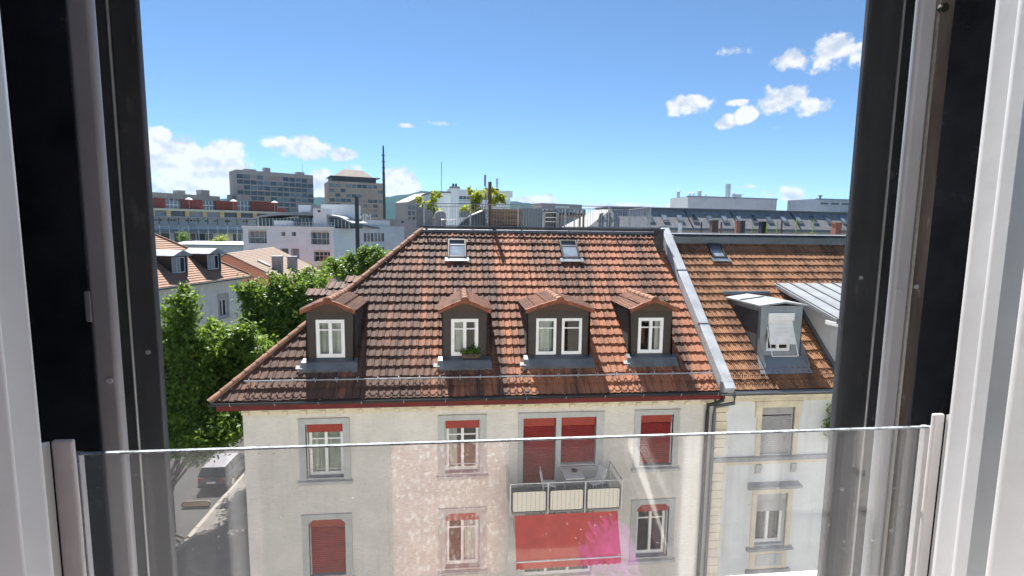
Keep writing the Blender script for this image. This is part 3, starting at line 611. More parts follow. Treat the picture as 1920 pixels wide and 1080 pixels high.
# dormers
def arc_top(c, hw, z0, z1, n=10): return [(c+hw-2*hw*i/n, z0+(z1-z0)*(1-abs(1-2*i/n)**1.5)) for i in range(n+1)]
def dormer(c, hw, nw, idx):
    d = part('dormer', house); yf = 16.40; zb, ze, za_ = 12.05, 13.84, 14.17
    hs = []
    if nw == 1: hs = [(c-.44, c+.44, 12.40, 13.62)]
    else: hs = [(c-.74, c-.06, 12.40, 13.62), (c+.12, c+.80, 12.40, 13.62)]
    f = MB(); holed(f, c-hw, c+hw, zb, ze, yf, hs, .1); f.poly([(x, yf, z) for x, z in [(c-hw, ze), (c+hw, ze)]+arc_top(c, hw, ze, za_)[1:-1]]); f.build('front', 'brown', d)
    ck = MB()
    for sx in (-1, 1):
        x = c+sx*hw; ck.poly([(x, yf, zb), (x, yf, ze+.05), (x, roofY(ze+.05)+.1, ze+.05), (x, roofY(zb)+.02, zb)])
        for yy in (16.85, 17.4): ck.box(x-.012, x+.012, yy, yy+.025, max(zb, EZ+(yy-EY)*ST/CT), ze+.03)
    ck.build('cheek', 'brown', d)
    cut = {0: [None], 1: [[(c-.4, c+.03), (c+.30, c+.40)]], 2: [None, 'none'], 3: [[(c+.20, c+.38)]]}[idx]
    for h, oc in zip(hs, cut):
        sash(d, h[0], h[1], h[2], h[3], yf+.01, leaves=2 if nw == 1 else 1, transom=.27, curtain=None if oc == 'none' else 'curtain', open_curtain=oc if oc != 'none' else None, bw=.07 if nw == 1 else .06)
    if idx == 3: MB().box(c-.36, c-.02, yf+.5, yf+.9, 12.1, 13.25).build('cabinet', 'verge', d)
    # tiled roof
    ew = hw+.12; yv = 16.16; ze2 = ze+.06; zr = za_+.08
    rb = MB(); yb = roofY(zr)+.05; ybe = roofY(ze2)+.15
    for sx in (-1, 1): rb.poly([(c, yv, zr-.02), (c+sx*ew, yv, ze2-.02), (c+sx*ew, ybe, ze2-.02), (c, yb, zr-.02)])
    rb.poly([(c-ew, yv, ze2-.03), (c, yv, zr-.03), (c+ew, yv, ze2-.03), (c+ew, yf, ze2-.03), (c-ew, yf, ze2-.03)])
    rb.build('roof_board', 'underlay', d)
    sl = math.hypot(ew, zr-ze2); nt = 2 if nw == 1 else 3; e = (sl-.06)/nt; ang = math.atan2(zr-ze2, ew)
    for sx in (-1, 1):
        # tile frame: local y goes up the slope, x along the ridge
        yaxis = Vector((-sx*math.cos(ang), 0, math.sin(ang))); zaxis = Vector((sx*math.sin(ang), 0, math.cos(ang))); xaxis = yaxis.cross(zaxis)
        me = DT.setdefault(round(e, 3), [tile_mesh('roof_tile', 'roll', .225, e, M['tile_d'], q/5) for q in range(6)])
        for i in range(nt):
            base = Vector((c+sx*ew, 0, ze2))+yaxis*(i*e)
            yend = roofY(base.z+.1)
            y = yv
            while y < yend+.05:
                o = bpy.data.objects.new('roof_tile', random.choice(me)); COL.objects.link(o); o.parent = d
                yy = y if xaxis.y > 0 else y+.225
                o.matrix_local = Matrix.Translation(Vector((base.x, yy, base.z))+zaxis*random.uniform(-.004, .004)-Vector((1, 16, 0))) @ Matrix((xaxis, yaxis, zaxis)).transposed().to_4x4()
                y += .225
    i = 0; y = yv-.03
    while y < roofY(zr):
        o = bpy.data.objects.new('ridge_tile', capmesh); COL.objects.link(o); o.parent = d
        o.matrix_local = Matrix.Translation(Vector((c, y, zr+.02))-Vector((1, 16, 0))) @ Matrix.Scale(.95, 4); y += .42
    for sx in (-1, 1):                       # orange verge pieces
        for k in range(2 if nw == 1 else 3):
            nseg = 2 if nw == 1 else 3
            a, b = ew*(k/nseg)+.06*(k == 0), ew*((k+1)/nseg)-.006
            zf = lambda t: zr+.03-(zr-ze2)*(t/ew)**1.25
            v = MB(); P = [(c+sx*a, zf(a)+.02), (c+sx*b, zf(b)+.02), (c+sx*b, zf(b)-.11), (c+sx*a, zf(a)-.11)]
            v.prism(P, 1, yv-.045, yv+.05); v.build('verge_tile', 'verge', d, bevel=.012)
    v = MB(); v.tube([(c, yv-.07, zr+.0), (c, yv+.1, zr+.0)], .10, 12); v.build('ridge_end', 'verge', d, smooth=False)
    # zinc apron under the window
    s0 = slp(16.40); a = MB()
    a.poly([(c-hw-.12, 16.42, 12.39), (c+hw+.12, 16.42, 12.39), (c+hw+.14, 16.2, 12.30), (c-hw-.14, 16.2, 12.30)]); a.poly([(c-hw-.14, 16.2, 12.30), (c+hw+.14, 16.2, 12.30), roofpt(c+hw+.16, s0-.36, .125), roofpt(c-hw-.16, s0-.36, .125)])
    a.poly([roofpt(c-hw-.16, s0-.36, .125), roofpt(c+hw+.16, s0-.36, .125), roofpt(c+hw+.16, s0-.39, .05), roofpt(c-hw-.16, s0-.39, .05)])
    a.build('apron', 'zinc_d', d)
    k = MB(); k.box(c-hw-.28, c-hw-.08, 0, .13, 0, .012)
    k.v = [roofpt(p[0], s0-.30+p[1], .135+p[2]) for p in k.v]; k.build('flashing_patch', 'stone', d)
DT = {}
for a in dorm: dormer(*a)
# dormer on the hip side, seen over the hip
d = part('dormer', house)
MB().box(-5.25, -3.4, 19.4, 21.6, 12.2, 14.0).build('front', 'brown', d)
rb = MB(); yc = 20.5
rb.poly([(-5.45, 19.15, 13.98), (-2.2, 19.15, 13.98), (-2.2, yc, 14.62), (-3.8, yc, 14.62)]); rb.poly([(-3.8, yc, 14.62), (-2.2, yc, 14.62), (-2.2, 21.85, 13.98), (-5.45, 21.85, 13.98)]); rb.poly([(-5.45, 19.15, 13.98), (-3.8, yc, 14.62), (-5.45, 21.85, 13.98)]); rb.build('roof_board', 'underlay', d)
ang = math.atan2(.64, 1.35); ya = Vector((0, math.cos(ang), math.sin(ang))); za2 = Vector((0, -math.sin(ang), math.cos(ang))); xa2 = Vector((1, 0, 0))
me = [tile_mesh('roof_tile', 'roll', .225, .47, M['tile'], q/5) for q in range(6)]
for i in range(3):
    for j in range(int(2.9/.225)-i*2):
        o = bpy.data.objects.new('roof_tile', random.choice(me)); COL.objects.link(o); o.parent = d
        o.matrix_local = Matrix.Translation(Vector((-5.5+i*.62+j*.225, 19.13, 14.0))+ya*(i*.47)-Vector((1, 16, 0))) @ Matrix((xa2, ya, za2)).transposed().to_4x4()
# skylights
def skylight(par, xc, s0, s1, hw):
    k = part('skylight', par); W = lambda mb: setattr(mb, 'v', [roofpt(*p) for p in mb.v])
    a = MB(); a.box(xc-hw, xc-hw+.07, s0, s1, .0, .16); a.box(xc+hw-.07, xc+hw, s0, s1, .0, .16); a.box(xc-hw+.07, xc+hw-.07, s1-.09, s1, .0, .17); a.box(xc-hw+.07, xc+hw-.07, s0, s0+.08, .0, .15); W(a); a.build('frame', 'dark', k, bevel=.008)
    a = MB(); a.box(xc-hw+.07, xc+hw-.07, s0+.08, s1-.09, .06, .1); W(a); a.build('pane', M['skyglass'], k)
    a = MB(); a.box(xc-hw+.07, xc+hw-.07, s1-.32, s1-.09, .101, .115); W(a); a.build('blind', 'zinc_d', k)
    a = MB(); a.box(xc-hw-.1, xc+hw+.1, s0-.2, s0, .115, .13); W(a); a.build('apron', 'zinc', k)
M['skyglass'] = mat('skylight_glass', (.25, .30, .36), .06, .2, 2, spec=.8)
skylight(house, .0, slp(19.95), slp(20.72), .36); skylight(house, 4.50, slp(19.95), slp(20.72), .36)
# railing of the roof terrace
rl = part('railing', house); RY = 21.55; rz0, rz1 = HZ+.2, HZ+1.12
for z in (rz0+.02, rz1): MB().tube([(hx1+.05, RY, z), (8.3, RY, z)], .018, 6).build('rail', 'rail', rl)
MB().tube([(hx1+.05, RY, rz1), (hx1+.05, 24.3, rz1)], .018, 6).build('rail', 'rail', rl)
MB().tube([(8.3, RY, rz1), (8.3, 24.3, rz1)], .018, 6).build('rail', 'rail', rl)
MB().tube([(hx1+.05, 24.3, rz1), (8.3, 24.3, rz1)], .018, 6).build('rail', 'rail', rl)
for x in (hx1+.05, .55, 2.55, 4.55, 6.45, 8.3): MB().box(x-.025, x+.025, RY-.02, RY+.02, HZ+.0, rz1).build('post', 'rail', rl)
for x in (hx1+.05, 2.2, 5.6, 8.3): MB().box(x-.025, x+.025, 24.28, 24.32, HZ+.0, rz1).build('post', 'rail', rl)
b = MB(); x = hx1+.17
while x < 8.25: b.box(x-.005, x+.005, RY-.005, RY+.005, rz0, rz1); x += .115
y = RY+.12
while y < 24.25: b.box(hx1+.044, hx1+.056, y-.006, y+.006, rz0, rz1); b.box(8.294, 8.306, y-.006, y+.006, rz0, rz1); y += .115
x = hx1+.17
while x < 8.25: b.box(x-.006, x+.006, 24.294, 24.306, rz0, rz1); x += .115
b.build('baluster', 'rail', rl, kind='stuff')
# balcony
bl = part('balcony', house); bx0, bx1, by = 1.62, 5.12, 14.72; bz = 8.02; rt_ = 8.80
MB().box(bx0+.06, bx1-.04, by+.06, WY+.02, 7.80, bz-.01).build('slab', 'concrete', bl)
for p in ([(bx0, by, rt_), (bx1, by, rt_)], [(bx0, by, rt_), (bx0, WY, rt_)], [(bx1, by, rt_), (bx1, WY, rt_)]): MB().tube(p, .022, 8).build('rail', 'galv', bl)
px_ = [bx0, bx0+(bx1-bx0)/3, bx0+2*(bx1-bx0)/3, bx1]
for x in px_: MB().box(x-.018, x+.018, by-.018, by+.018, 7.78, rt_).build('post', 'galv', bl)
for x in (bx0, bx1): MB().box(x-.018, x+.018, WY-.1, WY-.06, bz, rt_).build('post', 'galv', bl)
M['stripe'] = mat('striped_canvas', (.82, .77, .66), .9, .05, 2)
nt = M['stripe'].node_tree; wv = nt.nodes.new('ShaderNodeTexWave'); wv.wave_type = 'BANDS'; wv.bands_direction = 'X'; wv.inputs['Scale'].default_value = 2.3; wv.inputs['Distortion'].default_value = 0
g_ = nt.nodes.new('ShaderNodeNewGeometry'); nt.links.new(g_.outputs['Position'], wv.inputs['Vector']); rp = nt.nodes.new('ShaderNodeMapRange'); rp.inputs[1].default_value = .93; rp.inputs[2].default_value = .97; rp.inputs[4].default_value = .7; nt.links.new(wv.outputs[0], rp.inputs[0])
mxs = nt.nodes.new('ShaderNodeMix'); mxs.data_type = 'RGBA'; nt.links.new(rp.outputs[0], mxs.inputs[0]); mxs.inputs[6].default_value = (.82, .77, .66, 1); mxs.inputs[7].default_value = (.42, .38, .30, 1); nt.links.new(mxs.outputs[2], nt.nodes['Principled BSDF'].inputs['Base Color'])
for i in range(3):
    a, b2 = px_[i]+.06, px_[i+1]-.06; z0, z1 = 7.90, 8.56; r = .07
    rr = [(x+r*math.cos(t), z+r*math.sin(t)) for x, z, t0 in ((b2-r, z1-r, 0), (a+r, z1-r, 90), (a+r, z0+r, 180), (b2-r, z0+r, 270)) for t in [R(t0+q*22.5) for q in range(5)]]
    MB().prism(rr, 1, by-.012, by+.004).build('canvas_panel', 'stripe', bl)
    pth = [(x, by-.014, z) for x, z in rr]+[(rr[0][0], by-.014, rr[0][1])]; MB().tube(pth, .014, 6, caps=False).build('panel_frame', 'dark', bl)
for x in (bx0, bx1):
    MB().box(x-.006, x+.006, by+.08, WY-.12, 7.95, 8.56).build('side_panel', M['pane'], bl)
# awning under the balcony
aw = part('awning', house); ax0, ax1 = 1.76, 5.0
a = MB(); n = 24
pf = [(14.70, 7.79), (14.2, 6.62)]
for i in range(n):
    xa_, xb_ = ax0+(ax1-ax0)*i/n, ax0+(ax1-ax0)*(i+1)/n
    sg = lambda x: .03*math.sin((x-ax0)*2.1)
    for k in range(4):
        t0, t1 = k/4, (k+1)/4; q = lambda x, t: (x, pf[0][0]+(pf[1][0]-pf[0][0])*t+sg(x)*math.sin(math.pi*t), pf[0][1]+(pf[1][1]-pf[0][1])*t-.05*math.sin(math.pi*t))
        a.poly([q(xa_, t0), q(xb_, t0), q(xb_, t1), q(xa_, t1)])
a.build('canvas', 'awn', aw, smooth=True)
MB().tube([(ax0-.03, 14.19, 6.61), (ax1+.03, 14.19, 6.61)], .028, 8).build('front_bar', 'galv', aw)
v = MB(); n = 72
for i in range(n):
    xa_, xb_ = ax0+(ax1-ax0)*i/n, ax0+(ax1-ax0)*(i+1)/n; zz = lambda x: 6.36+.045*abs(math.sin((x-ax0)*math.pi/.19)); yy = lambda x: 14.18+.012*math.sin(x*9)
    v.poly([(xa_, yy(xa_), 6.6), (xb_, yy(xb_), 6.6), (xb_, yy(xb_), zz(xb_)), (xa_, yy(xa_), zz(xa_))])
v.build('valance', 'awn', aw)
for x in (ax0+.1, ax1-.1): MB().tube([(x, WY, 6.9), (x, 14.2, 6.62)], .018, 6).build('arm', 'galv', aw)
# rainwater pipe at the joint of the two houses
dp = MB(); dp.tube([(8.62, EY-.06, EZ-.08), (8.62, EY-.06, EZ-.28), (8.40, EY+.02, EZ-.42), (8.40, 15.86, EZ-.62), (8.40, 15.88, EZ-.9), (8.40, 15.88, .2)], .06, 10); dp.build('downpipe', 'dark', house)
# parapet between the roofs
pp = part('party_parapet', house); segs = [-.12, 2.55, 5.2, 7.75]
for a, b2 in zip(segs, segs[1:]):
    q = MB(); q.box(8.54, 8.90, a+.004, b2-.004, .0, .36); q.v = [roofpt(*p) for p in q.v]; q.build('sheet_cap', 'zinc_p', pp, bevel=.01)
    q = MB(); q.box(8.50, 8.94, b2-.03, b2+.0, .30, .375); q.v = [roofpt(*p) for p in q.v]; q.build('seam', 'zinc_d', pp)
q = MB(); q.box(8.14, 8.42, 20.3, 20.65, 15.3, 16.55); q.box(8.11, 8.45, 20.27, 20.68, 16.55, 16.61); q.build('flue', 'dark', house)
q = MB(); q.box(8.50, 8.94, EY-.14, EY-.02, EZ-.1, EZ+.36); q.build('parapet_end', 'zinc_d', house)
# ------------------------------------------------------------------ the neighbouring house on the right
H2 = Vector((12, 16, 0))
nb = thing('neighbour_house', 'pale blue rendered house with cream window surrounds and orange tile roof', 'house', H2, world=True)
RX0, RX1 = 8.94, 21.0
def nb_window(x0, x1, zt, zs, style, blind):
    """opening x0..x1, zs..zt with a cream stone surround"""
    w = part('window', nb); j = .17
    s = MB(); s.box(x0-j, x0, WY-.06, WY+.05, zs, zt); s.box(x1, x1+j, WY-.06, WY+.05, zs, zt); s.box(x0-j, x1+j, WY-.062, WY+.05, zt, zt+.17)
    if style == 'top': s.box(x0-j-.07, x0-j, WY-.06, WY-.003, zt-.35, zt+.17); s.box(x1+j, x1+j+.07, WY-.06, WY-.003, zt-.35, zt+.17); s.box(x0-j-.09, x1+j+.09, WY-.1, WY-.003, zt+.172, zt+.23)
    s.build('surround', 'cream', w)
    if style == 'mid':
        h = MB(); h.prism([(WY-.003, zt+.18), (WY-.1, zt+.18), (WY-.28, zt+.30), (WY-.28, zt+.36), (WY-.003, zt+.42)], 0, x0-.36, x1+.36); h.build('hood', 'stone_d', w)
        p = MB(); p.box(x0-.12, x1+.12, WY-.05, WY-.003, zs-.85, zs-.16); p.build('apron_panel', 'cream', w)
        p = MB(); p.box(x0+.08, x1-.08, WY-.075, WY-.052, zs-.72, zs-.28); p.build('relief', 'stone', w)
        p = MB(); p.prism([(WY-.003, zs-.86), (WY-.14, zs-.86), (WY-.16, zs-.98), (WY-.003, zs-1.02)], 0, x0-.25, x1+.25); p.build('ledge', 'stone_d', w)
    q = MB(); q.prism([(WY-.16, zs-.12), (WY+.2, zs-.12), (WY+.2, zs+.02), (WY-.16, zs-.04)], 0, x0-.28, x1+.28); q.build('sill', 'stone_d', w)
    MB().box(x0, x1, WY+.06, WY+.16, zt-.30, zt).build('blind_box', 'grey_blind', w)
    zz = zt-.3-(zt-.3-zs)*blind; slats(MB(), x0, x1, zz, zt-.3, WY+.14).build('blind', 'grey_blind', w)
    if blind < .95: sash(w, x0+.02, x1-.02, zs+.02, zt-.1, WY+.18, transom=0, curtain='curtain', open_curtain=[(x0+.1, x0+.25)], bw=.06)
    return (x0, x1, zs, zt)
M['grey_blind'] = mat('grey_blind', (.42, .41, .40), .5, .08, 3)
hl = []
for dx in (0, 4.6):
    hl.append(nb_window(10.42+dx, 11.62+dx, 10.55, 8.83, 'top', 1.0))
    hl.append(nb_window(10.45+dx, 11.60+dx, 7.42, 5.45, 'mid', .27))
    hl.append(nb_window(10.45+dx, 11.60+dx, 3.75, 1.80, 'mid', .6))
mb = MB(); holed(mb, RX0-.2, RX1, 0, 11.12, WY+.005, hl, .3)
mb.poly([(RX1, WY, 0), (RX1, 27, 0), (RX1, 27, 11.1), (RX1, WY, 11.1)]); mb.poly([(RX0, 27, 0), (RX0, 27, 11.1), (RX1, 27, 11.1), (RX1, 27, 0)])
mb.build('wall', 'stucco_b', nb)
MB().box(8.72, RX1, WY-.12, WY+.0, 8.66, 8.80).build('string_course', 'stone_d', nb)
MB().box(8.72, RX1, WY-.05, WY+.0, 8.52, 8.655).build('string_course', 'cream', nb)
for x in (10.3, 11.62, 14.9, 16.22):
    MB().prism([(WY-.003, 8.51), (WY-.1, 8.51), (WY-.1, 8.36), (WY-.05, 8.22), (WY-.003, 8.16)], 0, x, x+.2).build('console', 'stone', nb)
MB().prism([(WY+.004, 10.78), (WY-.06, 10.78), (WY-.12, 10.98), (EY+.06, 11.08), (EY+.06, 11.16), (WY+.004, 11.16)], 0, 8.74, RX1).build('cornice', 'cream', nb)
q0 = None
zq = .2
i = 0
while zq < 10.7:
    if not (8.4 < zq < 8.85):
        wq = .46 if i % 4 else .40
        MB().box(8.72, 8.72+wq, WY-.045, WY+.003, zq, zq+.29).build('quoin', 'cream', nb, bevel=.012)
    zq += .31; i += 1
gutter(nb, 8.98, RX1, EY-.06, EZ-.02, 'zinc', .09)
dp = MB(); dp.tube([(9.02, EY-.06, EZ-.1), (9.02, EY-.04, EZ-.40), (8.62, 15.80, EZ-.66), (8.62, 15.84, EZ-.95), (8.62, 15.84, .2)], .06, 10); dp.build('downpipe', 'zinc_d', nb)
nroof = MB(); nroof.poly([roofpt(8.9, 0, -.05), roofpt(RX1, 0, -.05), (RX1, 20.9, 16.11), (8.9, 20.9, 16.11)])
nroof.poly([(8.9, EY, EZ-.05), (RX1, EY, EZ-.05), (RX1, 27.4, EZ-.05), (8.9, 27.4, EZ-.05)]); nroof.poly([(RX1, EY, EZ-.05), (RX1, 27.4, EZ-.05), (RX1, 26, 16.1), (RX1, 20.9, 16.1)]); nroof.poly([(8.9, 27.4, EZ), (RX1, 27.4, EZ), (RX1, 26, 16.1), (8.9, 26, 16.1)])
nroof = nroof.build('roof', 'underlay', nb)
lay_tiles(nroof, 'heart', M['tile_r'], lambda s: 8.93, RX1, 19, .222, E_, [(10.4, 11.7, slp(16.3), slp(18.6)), (12.9, 21, slp(16.2), slp(18.7))], 300, seedk=9)
f = MB(); f.prism([(20.62, 16.02), (20.60, 16.30), (20.7, 16.36), (26.1, 16.40), (26.1, 15.9), (20.9, 15.9)], 0, 8.93, RX1); f.build('flat_roof_edge', 'zinc_d', nb)
for i in range(10):
    x = 9.0+i*1.18; MB().box(x, x+1.165, 20.64, 26.0, 16.405, 16.42).build('roof_sheet', 'zinc_l', nb)
skylight(nb, 10.72, slp(20.0), slp(20.62), .30)
sp = MB(); sp.tube([roofpt(9.0, .72, .14), roofpt(10.25, .72, .14)], .014, 6); sp.tube([roofpt(9.0, .66, .22), roofpt(10.25, .66, .22)], .014, 6); sp.tube([roofpt(12.0, .72, .14), roofpt(RX1, .72, .14)], .014, 6); sp.tube([roofpt(12.0, .66, .22), roofpt(RX1, .66, .22)], .014, 6)
sp.build('snow_guard', M['tile_d'], nb)
# zinc box dormer with half raised shutter
d = part('dormer', nb); yf = 16.30; c0, c1 = 10.34, 11.86; zb, ze = 12.1, 14.02
ho = [(10.62, 11.52, 12.42, 13.78)]
f = MB(); holed(f, c0, c1, zb, ze, yf, ho, .12); f.build('front', 'zinc', d)
for x in (c0, c1): MB().poly([(x, yf, zb), (x, yf, ze), (x, roofY(ze)+.1, ze), (x, roofY(zb), zb)]).build('cheek', 'zinc', d)
MB().box(c0-.015, c0, 16.75, 16.78, 12.5, ze).build('cheek_seam', 'zinc_d', d)
rf = MB(); yb = roofY(ze+.2)+.1
P = [(c0-.16, ze-.01), (c0-.16, ze+.04), ((c0+c1)/2, ze+.16), (c1+.16, ze+.04), (c1+.16, ze-.01), ((c0+c1)/2, ze+.10)]
rf.prism(P, 1, yf-.14, roofY(ze)+.25); rf.build('roof_sheet', 'zinc_l', d)
sm = MB(); sm.prism([(c0-.16, ze+.041), (c0-.12, ze+.085), ((c0+c1)/2, ze+.2), ((c0+c1)/2, ze+.161)], 1, 17.4, 17.43); sm.build('standing_seam', 'zinc_d', d)
MB().box(c0-.2, c1+.2, roofY(ze)+.05, roofY(ze)+.35, ze+.0, ze+.24).build('back_gutter', 'zinc_d', d)
MB().box(10.60, 11.54, yf-.06, yf+.05, 13.52, 13.78).build('shutter_box', 'white', d)
sh = MB(); n = 18
za0, za1, ya0, ya1 = 13.52, 12.72, yf+.02, yf-.22
for i in range(n):
    t0, t1 = i/n, (i+1)/n; L2 = lambda t, o: (ya0+(ya1-ya0)*t-o, za0+(za1-za0)*t)
    a, b2, c2 = L2(t0, 0), L2((t0+t1)/2, .018), L2(t1, 0)
    sh.poly([(10.62, *a), (11.52, *a), (11.52, *b2), (10.62, *b2)]); sh.poly([(10.62, *b2), (11.52, *b2), (11.52, *c2), (10.62, *c2)])
sh.build('shutter', 'white', d)
for x in (10.60, 11.54): MB().tube([(x, yf+.0, 13.3), (x, yf-.40, 12.36)], .016, 6).build('shutter_arm', 'white', d)
MB().tube([(10.60, yf-.40, 12.36), (11.54, yf-.40, 12.36)], .018, 6).build('shutter_arm', 'white', d)
sash(d, *ho[0][:2], 12.42, 13.52, yf+.06, transom=0, curtain=None, bw=.06)
MB().poly([(c0-.05, yf-.005, 12.30), (c1+.05, yf-.005, 12.30), roofpt(c1+.2, slp(16.3)-.62, .08), roofpt(c0-.2, slp(16.3)-.62, .08)]).build('apron', 'zinc', d)
for sx, x in ((-1, c0-.02), (1, c1+.02)):
    MB().prism([(yf-.5, 11.98), (yf+.02, 12.4), (yf+.02, 12.9), (yf-.5, 12.12)], 0, x-.012, x+.012).build('apron_wing', 'zinc', d)
# wide dormer with standing seam roof at the right
d = part('dormer', nb); x0 = 13.0; x1 = 20.4; yf = 15.95; zt = 13.62
MB().prism([(yf, 11.75), (yf, zt), (roofY(13.95), 13.95), (roofY(11.75), 11.75)], 0, x0, x1).build('front', 'stucco_b', d)
rf = MB(); rf.prism([(yf-.5, zt-.02), (yf-.5, zt+.08), (roofY(14.6)+.1, 14.6), (roofY(14.4)+.1, 14.4)], 0, x0-.55, x1+.3); rf.build('roof_board', 'zinc_l', d)
for i in range(14):
    x = x0-.5+i*.6; MB().prism([(yf-.5, zt+.081), (yf-.5, zt+.12), (roofY(14.6)+.0, 14.63), (roofY(14.6)+.0, 14.585)], 0, x, x+.025).build('standing_seam', 'zinc_d', d)
MB().prism([(yf-.56, zt-.16), (yf-.56, zt-.03), (yf-.3, zt-.03), (yf-.05, zt-.03), (yf-.05, zt-.16)], 0, x0-.58, x1+.3).build('eave_board', 'white', d)
MB().box(x0-.58, x1+.3, yf-.6, yf-.565, zt-.06, zt+.10).build('eave_edge', 'zinc_d', d)
MB().tube([(13.45, yf-.06, zt-.45), (13.45, yf-.06, zt-.35), (13.6, yf-.06, zt-.2), (14.5, yf-.06, zt-.18)], .05, 8).build('pipe', 'zinc', d)
MB().tube([(13.45, yf-.06, zt-.45), (13.45, yf-.06, 12.0)], .05, 8).build('pipe', 'zinc', d)
MB().prism([(roofY(11.75)-.0, 11.80), (roofY(11.75)-.1, 11.86), (roofY(14.2)-.1, 14.3), (roofY(14.2), 14.2)], 0, x0-.14, x0-.004).build('flashing', 'zinc_d', d)

# ------------------------------------------------------------------ foliage
def leaves(name, m, par, clumps, n, size, seed, loc=None, spread=1.25):
    """clumps: (x,y,z,rx,ry,rz); n small leaf faces spread through the clumps' volume, denser to the shell"""
    r = np.random.default_rng(seed); C = np.array(clumps, float); wt = (C[:, 3]*C[:, 4]*C[:, 5])**.75; k = r.choice(len(C), n, p=wt/wt.sum())
    d = r.normal(size=(n, 3)); g = d*.52; d /= np.linalg.norm(d, axis=1)[:, None]
    P = C[k, :3]+g*C[k, 3:]*spread
    nrm = d+r.normal(size=(n, 3))*.8+np.array([0, 0, .55]); nrm /= np.linalg.norm(nrm, axis=1)[:, None]
    t = np.cross(nrm, r.normal(size=(n, 3))); t /= np.linalg.norm(t, axis=1)[:, None]; b = np.cross(nrm, t)
    s = size*r.uniform(.6, 1.25, n)[:, None]
    q = np.stack([P-t*s, P-b*s*.55+nrm*s*.12, P+t*s, P+b*s*.55+nrm*s*.12], 1).reshape(-1, 3)
    off = np.array(WORLDROOT.get(par.name, Vector((0, 0, 0)))) if par else np.zeros(3)
    if loc is not None: off = np.array(loc)
    me = bpy.data.meshes.new(name); me.vertices.add(4*n); me.loops.add(4*n); me.polygons.add(n)
    me.vertices.foreach_set('co', (q-off).ravel()); me.loops.foreach_set('vertex_index', np.arange(4*n)); me.polygons.foreach_set('loop_start', np.arange(0, 4*n, 4)); me.polygons.foreach_set('loop_total', np.full(n, 4))
    me.update(); me.validate(); me.materials.append(M[m]); o = bpy.data.objects.new(name, me); COL.objects.link(o); o.parent = par
    if loc is not None: o.location = loc
    return o
def tree(label, base, crown, n, size, seed, m='leaf', trunk_r=.18, group='street trees beside the corner house'):
    """crown: list of big lobes (dx,dy,z,rx,ry,rz) relative to the base; each lobe breaks into many clumps"""
    t = thing('street_tree', label, 'tree', base, group=group, world=True); rd = random.Random(seed); b = Vector(base)
    top = max(c[2] for c in crown); tr = MB(); pts = [b+Vector((rd.uniform(-.1, .1)*i, rd.uniform(-.1, .1)*i, top*i/6)) for i in range(7)]
    tr.tube(pts, [trunk_r*(1-.13*i) for i in range(7)], 9)
    cl = []
    for dx, dy, z, rx, ry, rz in crown:
        c = b+Vector((dx, dy, z)); j = min(5, max(1, int((z-1.5)/top*6))); p0 = pts[j-1]
        mid = (p0+c)/2+Vector((0, 0, .3)); tr.tube([p0, mid, c], [.075, .055, .025], 6)
        for i in range(int(9+5*rx*ry*rz/2)):
            d = Vector((rd.gauss(0, 1), rd.gauss(0, 1), rd.gauss(0, 1))).normalized(); rr = rd.uniform(.5, 1.0) if i % 4 else rd.uniform(.95, 1.25); q = (rd.uniform(.2, .38)*min(rx, ry, rz)+.10)*(1 if i % 4 else .6)
            e = c+Vector((d.x*rx*rr, d.y*ry*rr, d.z*rz*rr)); cl.append((*e, q*rd.uniform(.9, 1.4), q*rd.uniform(.9, 1.4), q*rd.uniform(.8, 1.3)))
            if i % 3 == 0: tr.tube([c, (c+e)/2+Vector((0, 0, .08)), e], [.025, .018, .008], 5)
    tr.build('trunk', 'bark', t, smooth=True)
    leaves('crown', m, t, cl, int(n*1.5), size*.86, seed, spread=1.3); return t
def base_at(px, Y): p = at(px, 431, Y=Y); return (p.x, p.y, 0.0)
def zpx(px, py, Y): return at(px, py, Y=Y).z
tree('tall narrow leafy tree at the left beside the window frame', (-15.3, 27.8, 0), [(1.3, 0, 12.1, .6, .6, 1.1), (.85, .2, 10.9, 1.0, .9, 1.1), (1.5, -.2, 9.8, 1.05, 1.0, 1.2), (.75, 0, 8.2, 1.4, 1.2, 1.3), (1.3, .3, 6.6, 1.4, 1.3, 1.2)], 15000, .145, 21)
tree('broad bright green tree above the parked car', (-16.5, 29.3, 0), [(3.4, 0.3, 10.5, 0.7, 0.8, 1.05), (4.25, 0.2, 9.9, 0.8, 0.9, 1.15), (5.0, 0.6, 9.0, 1.0, 1.1, 1.05), (2.8, 0.4, 8.9, 1.15, 1.2, 1.15), (4.0, 0.2, 7.7, 1.6, 1.5, 1.35), (4.9, 0.4, 6.9, 1.05, 1.2, 1.0), (3.2, 0.3, 6.7, 1.5, 1.5, 1.1), (4.2, 0.3, 6.4, 1.2, 1.3, 0.8)], 27000, .15, 22)
b3 = base_at(545, 36)
tree('large dense tree in front of the salmon house', b3, [(.2, 0, 12.6, 1.5, 1.5, 1.0), (-1.9, 0, 11.8, 1.3, 1.3, 1.2), (1.8, .2, 12.5, 1.4, 1.4, .9), (-.7, .2, 10.4, 2.2, 1.8, 1.5), (1.3, 0, 10.4, 2.0, 1.8, 1.5), (-2.0, 0, 9.4, 1.5, 1.5, 1.3), (0, 0, 8.3, 2.4, 2.0, 1.5), (-1.3, 0, 7.0, 1.6, 1.6, 1.2)], 30000, .16, 23)
tree('low round tree crown at the foot of the left frame', (-15.0, 26.6, 0), [(1.3, 0, 7.25, 1.1, 1.0, .9), (2.3, .2, 6.1, 1.35, 1.3, 1.1), (1.5, 0, 6.0, 1.3, 1.2, .9), (3.3, .4, 6.2, 1.1, 1.2, .8), (2.5, .2, 5.9, 1.4, 1.3, .7)], 17000, .14, 24)
b5 = base_at(690, 62)
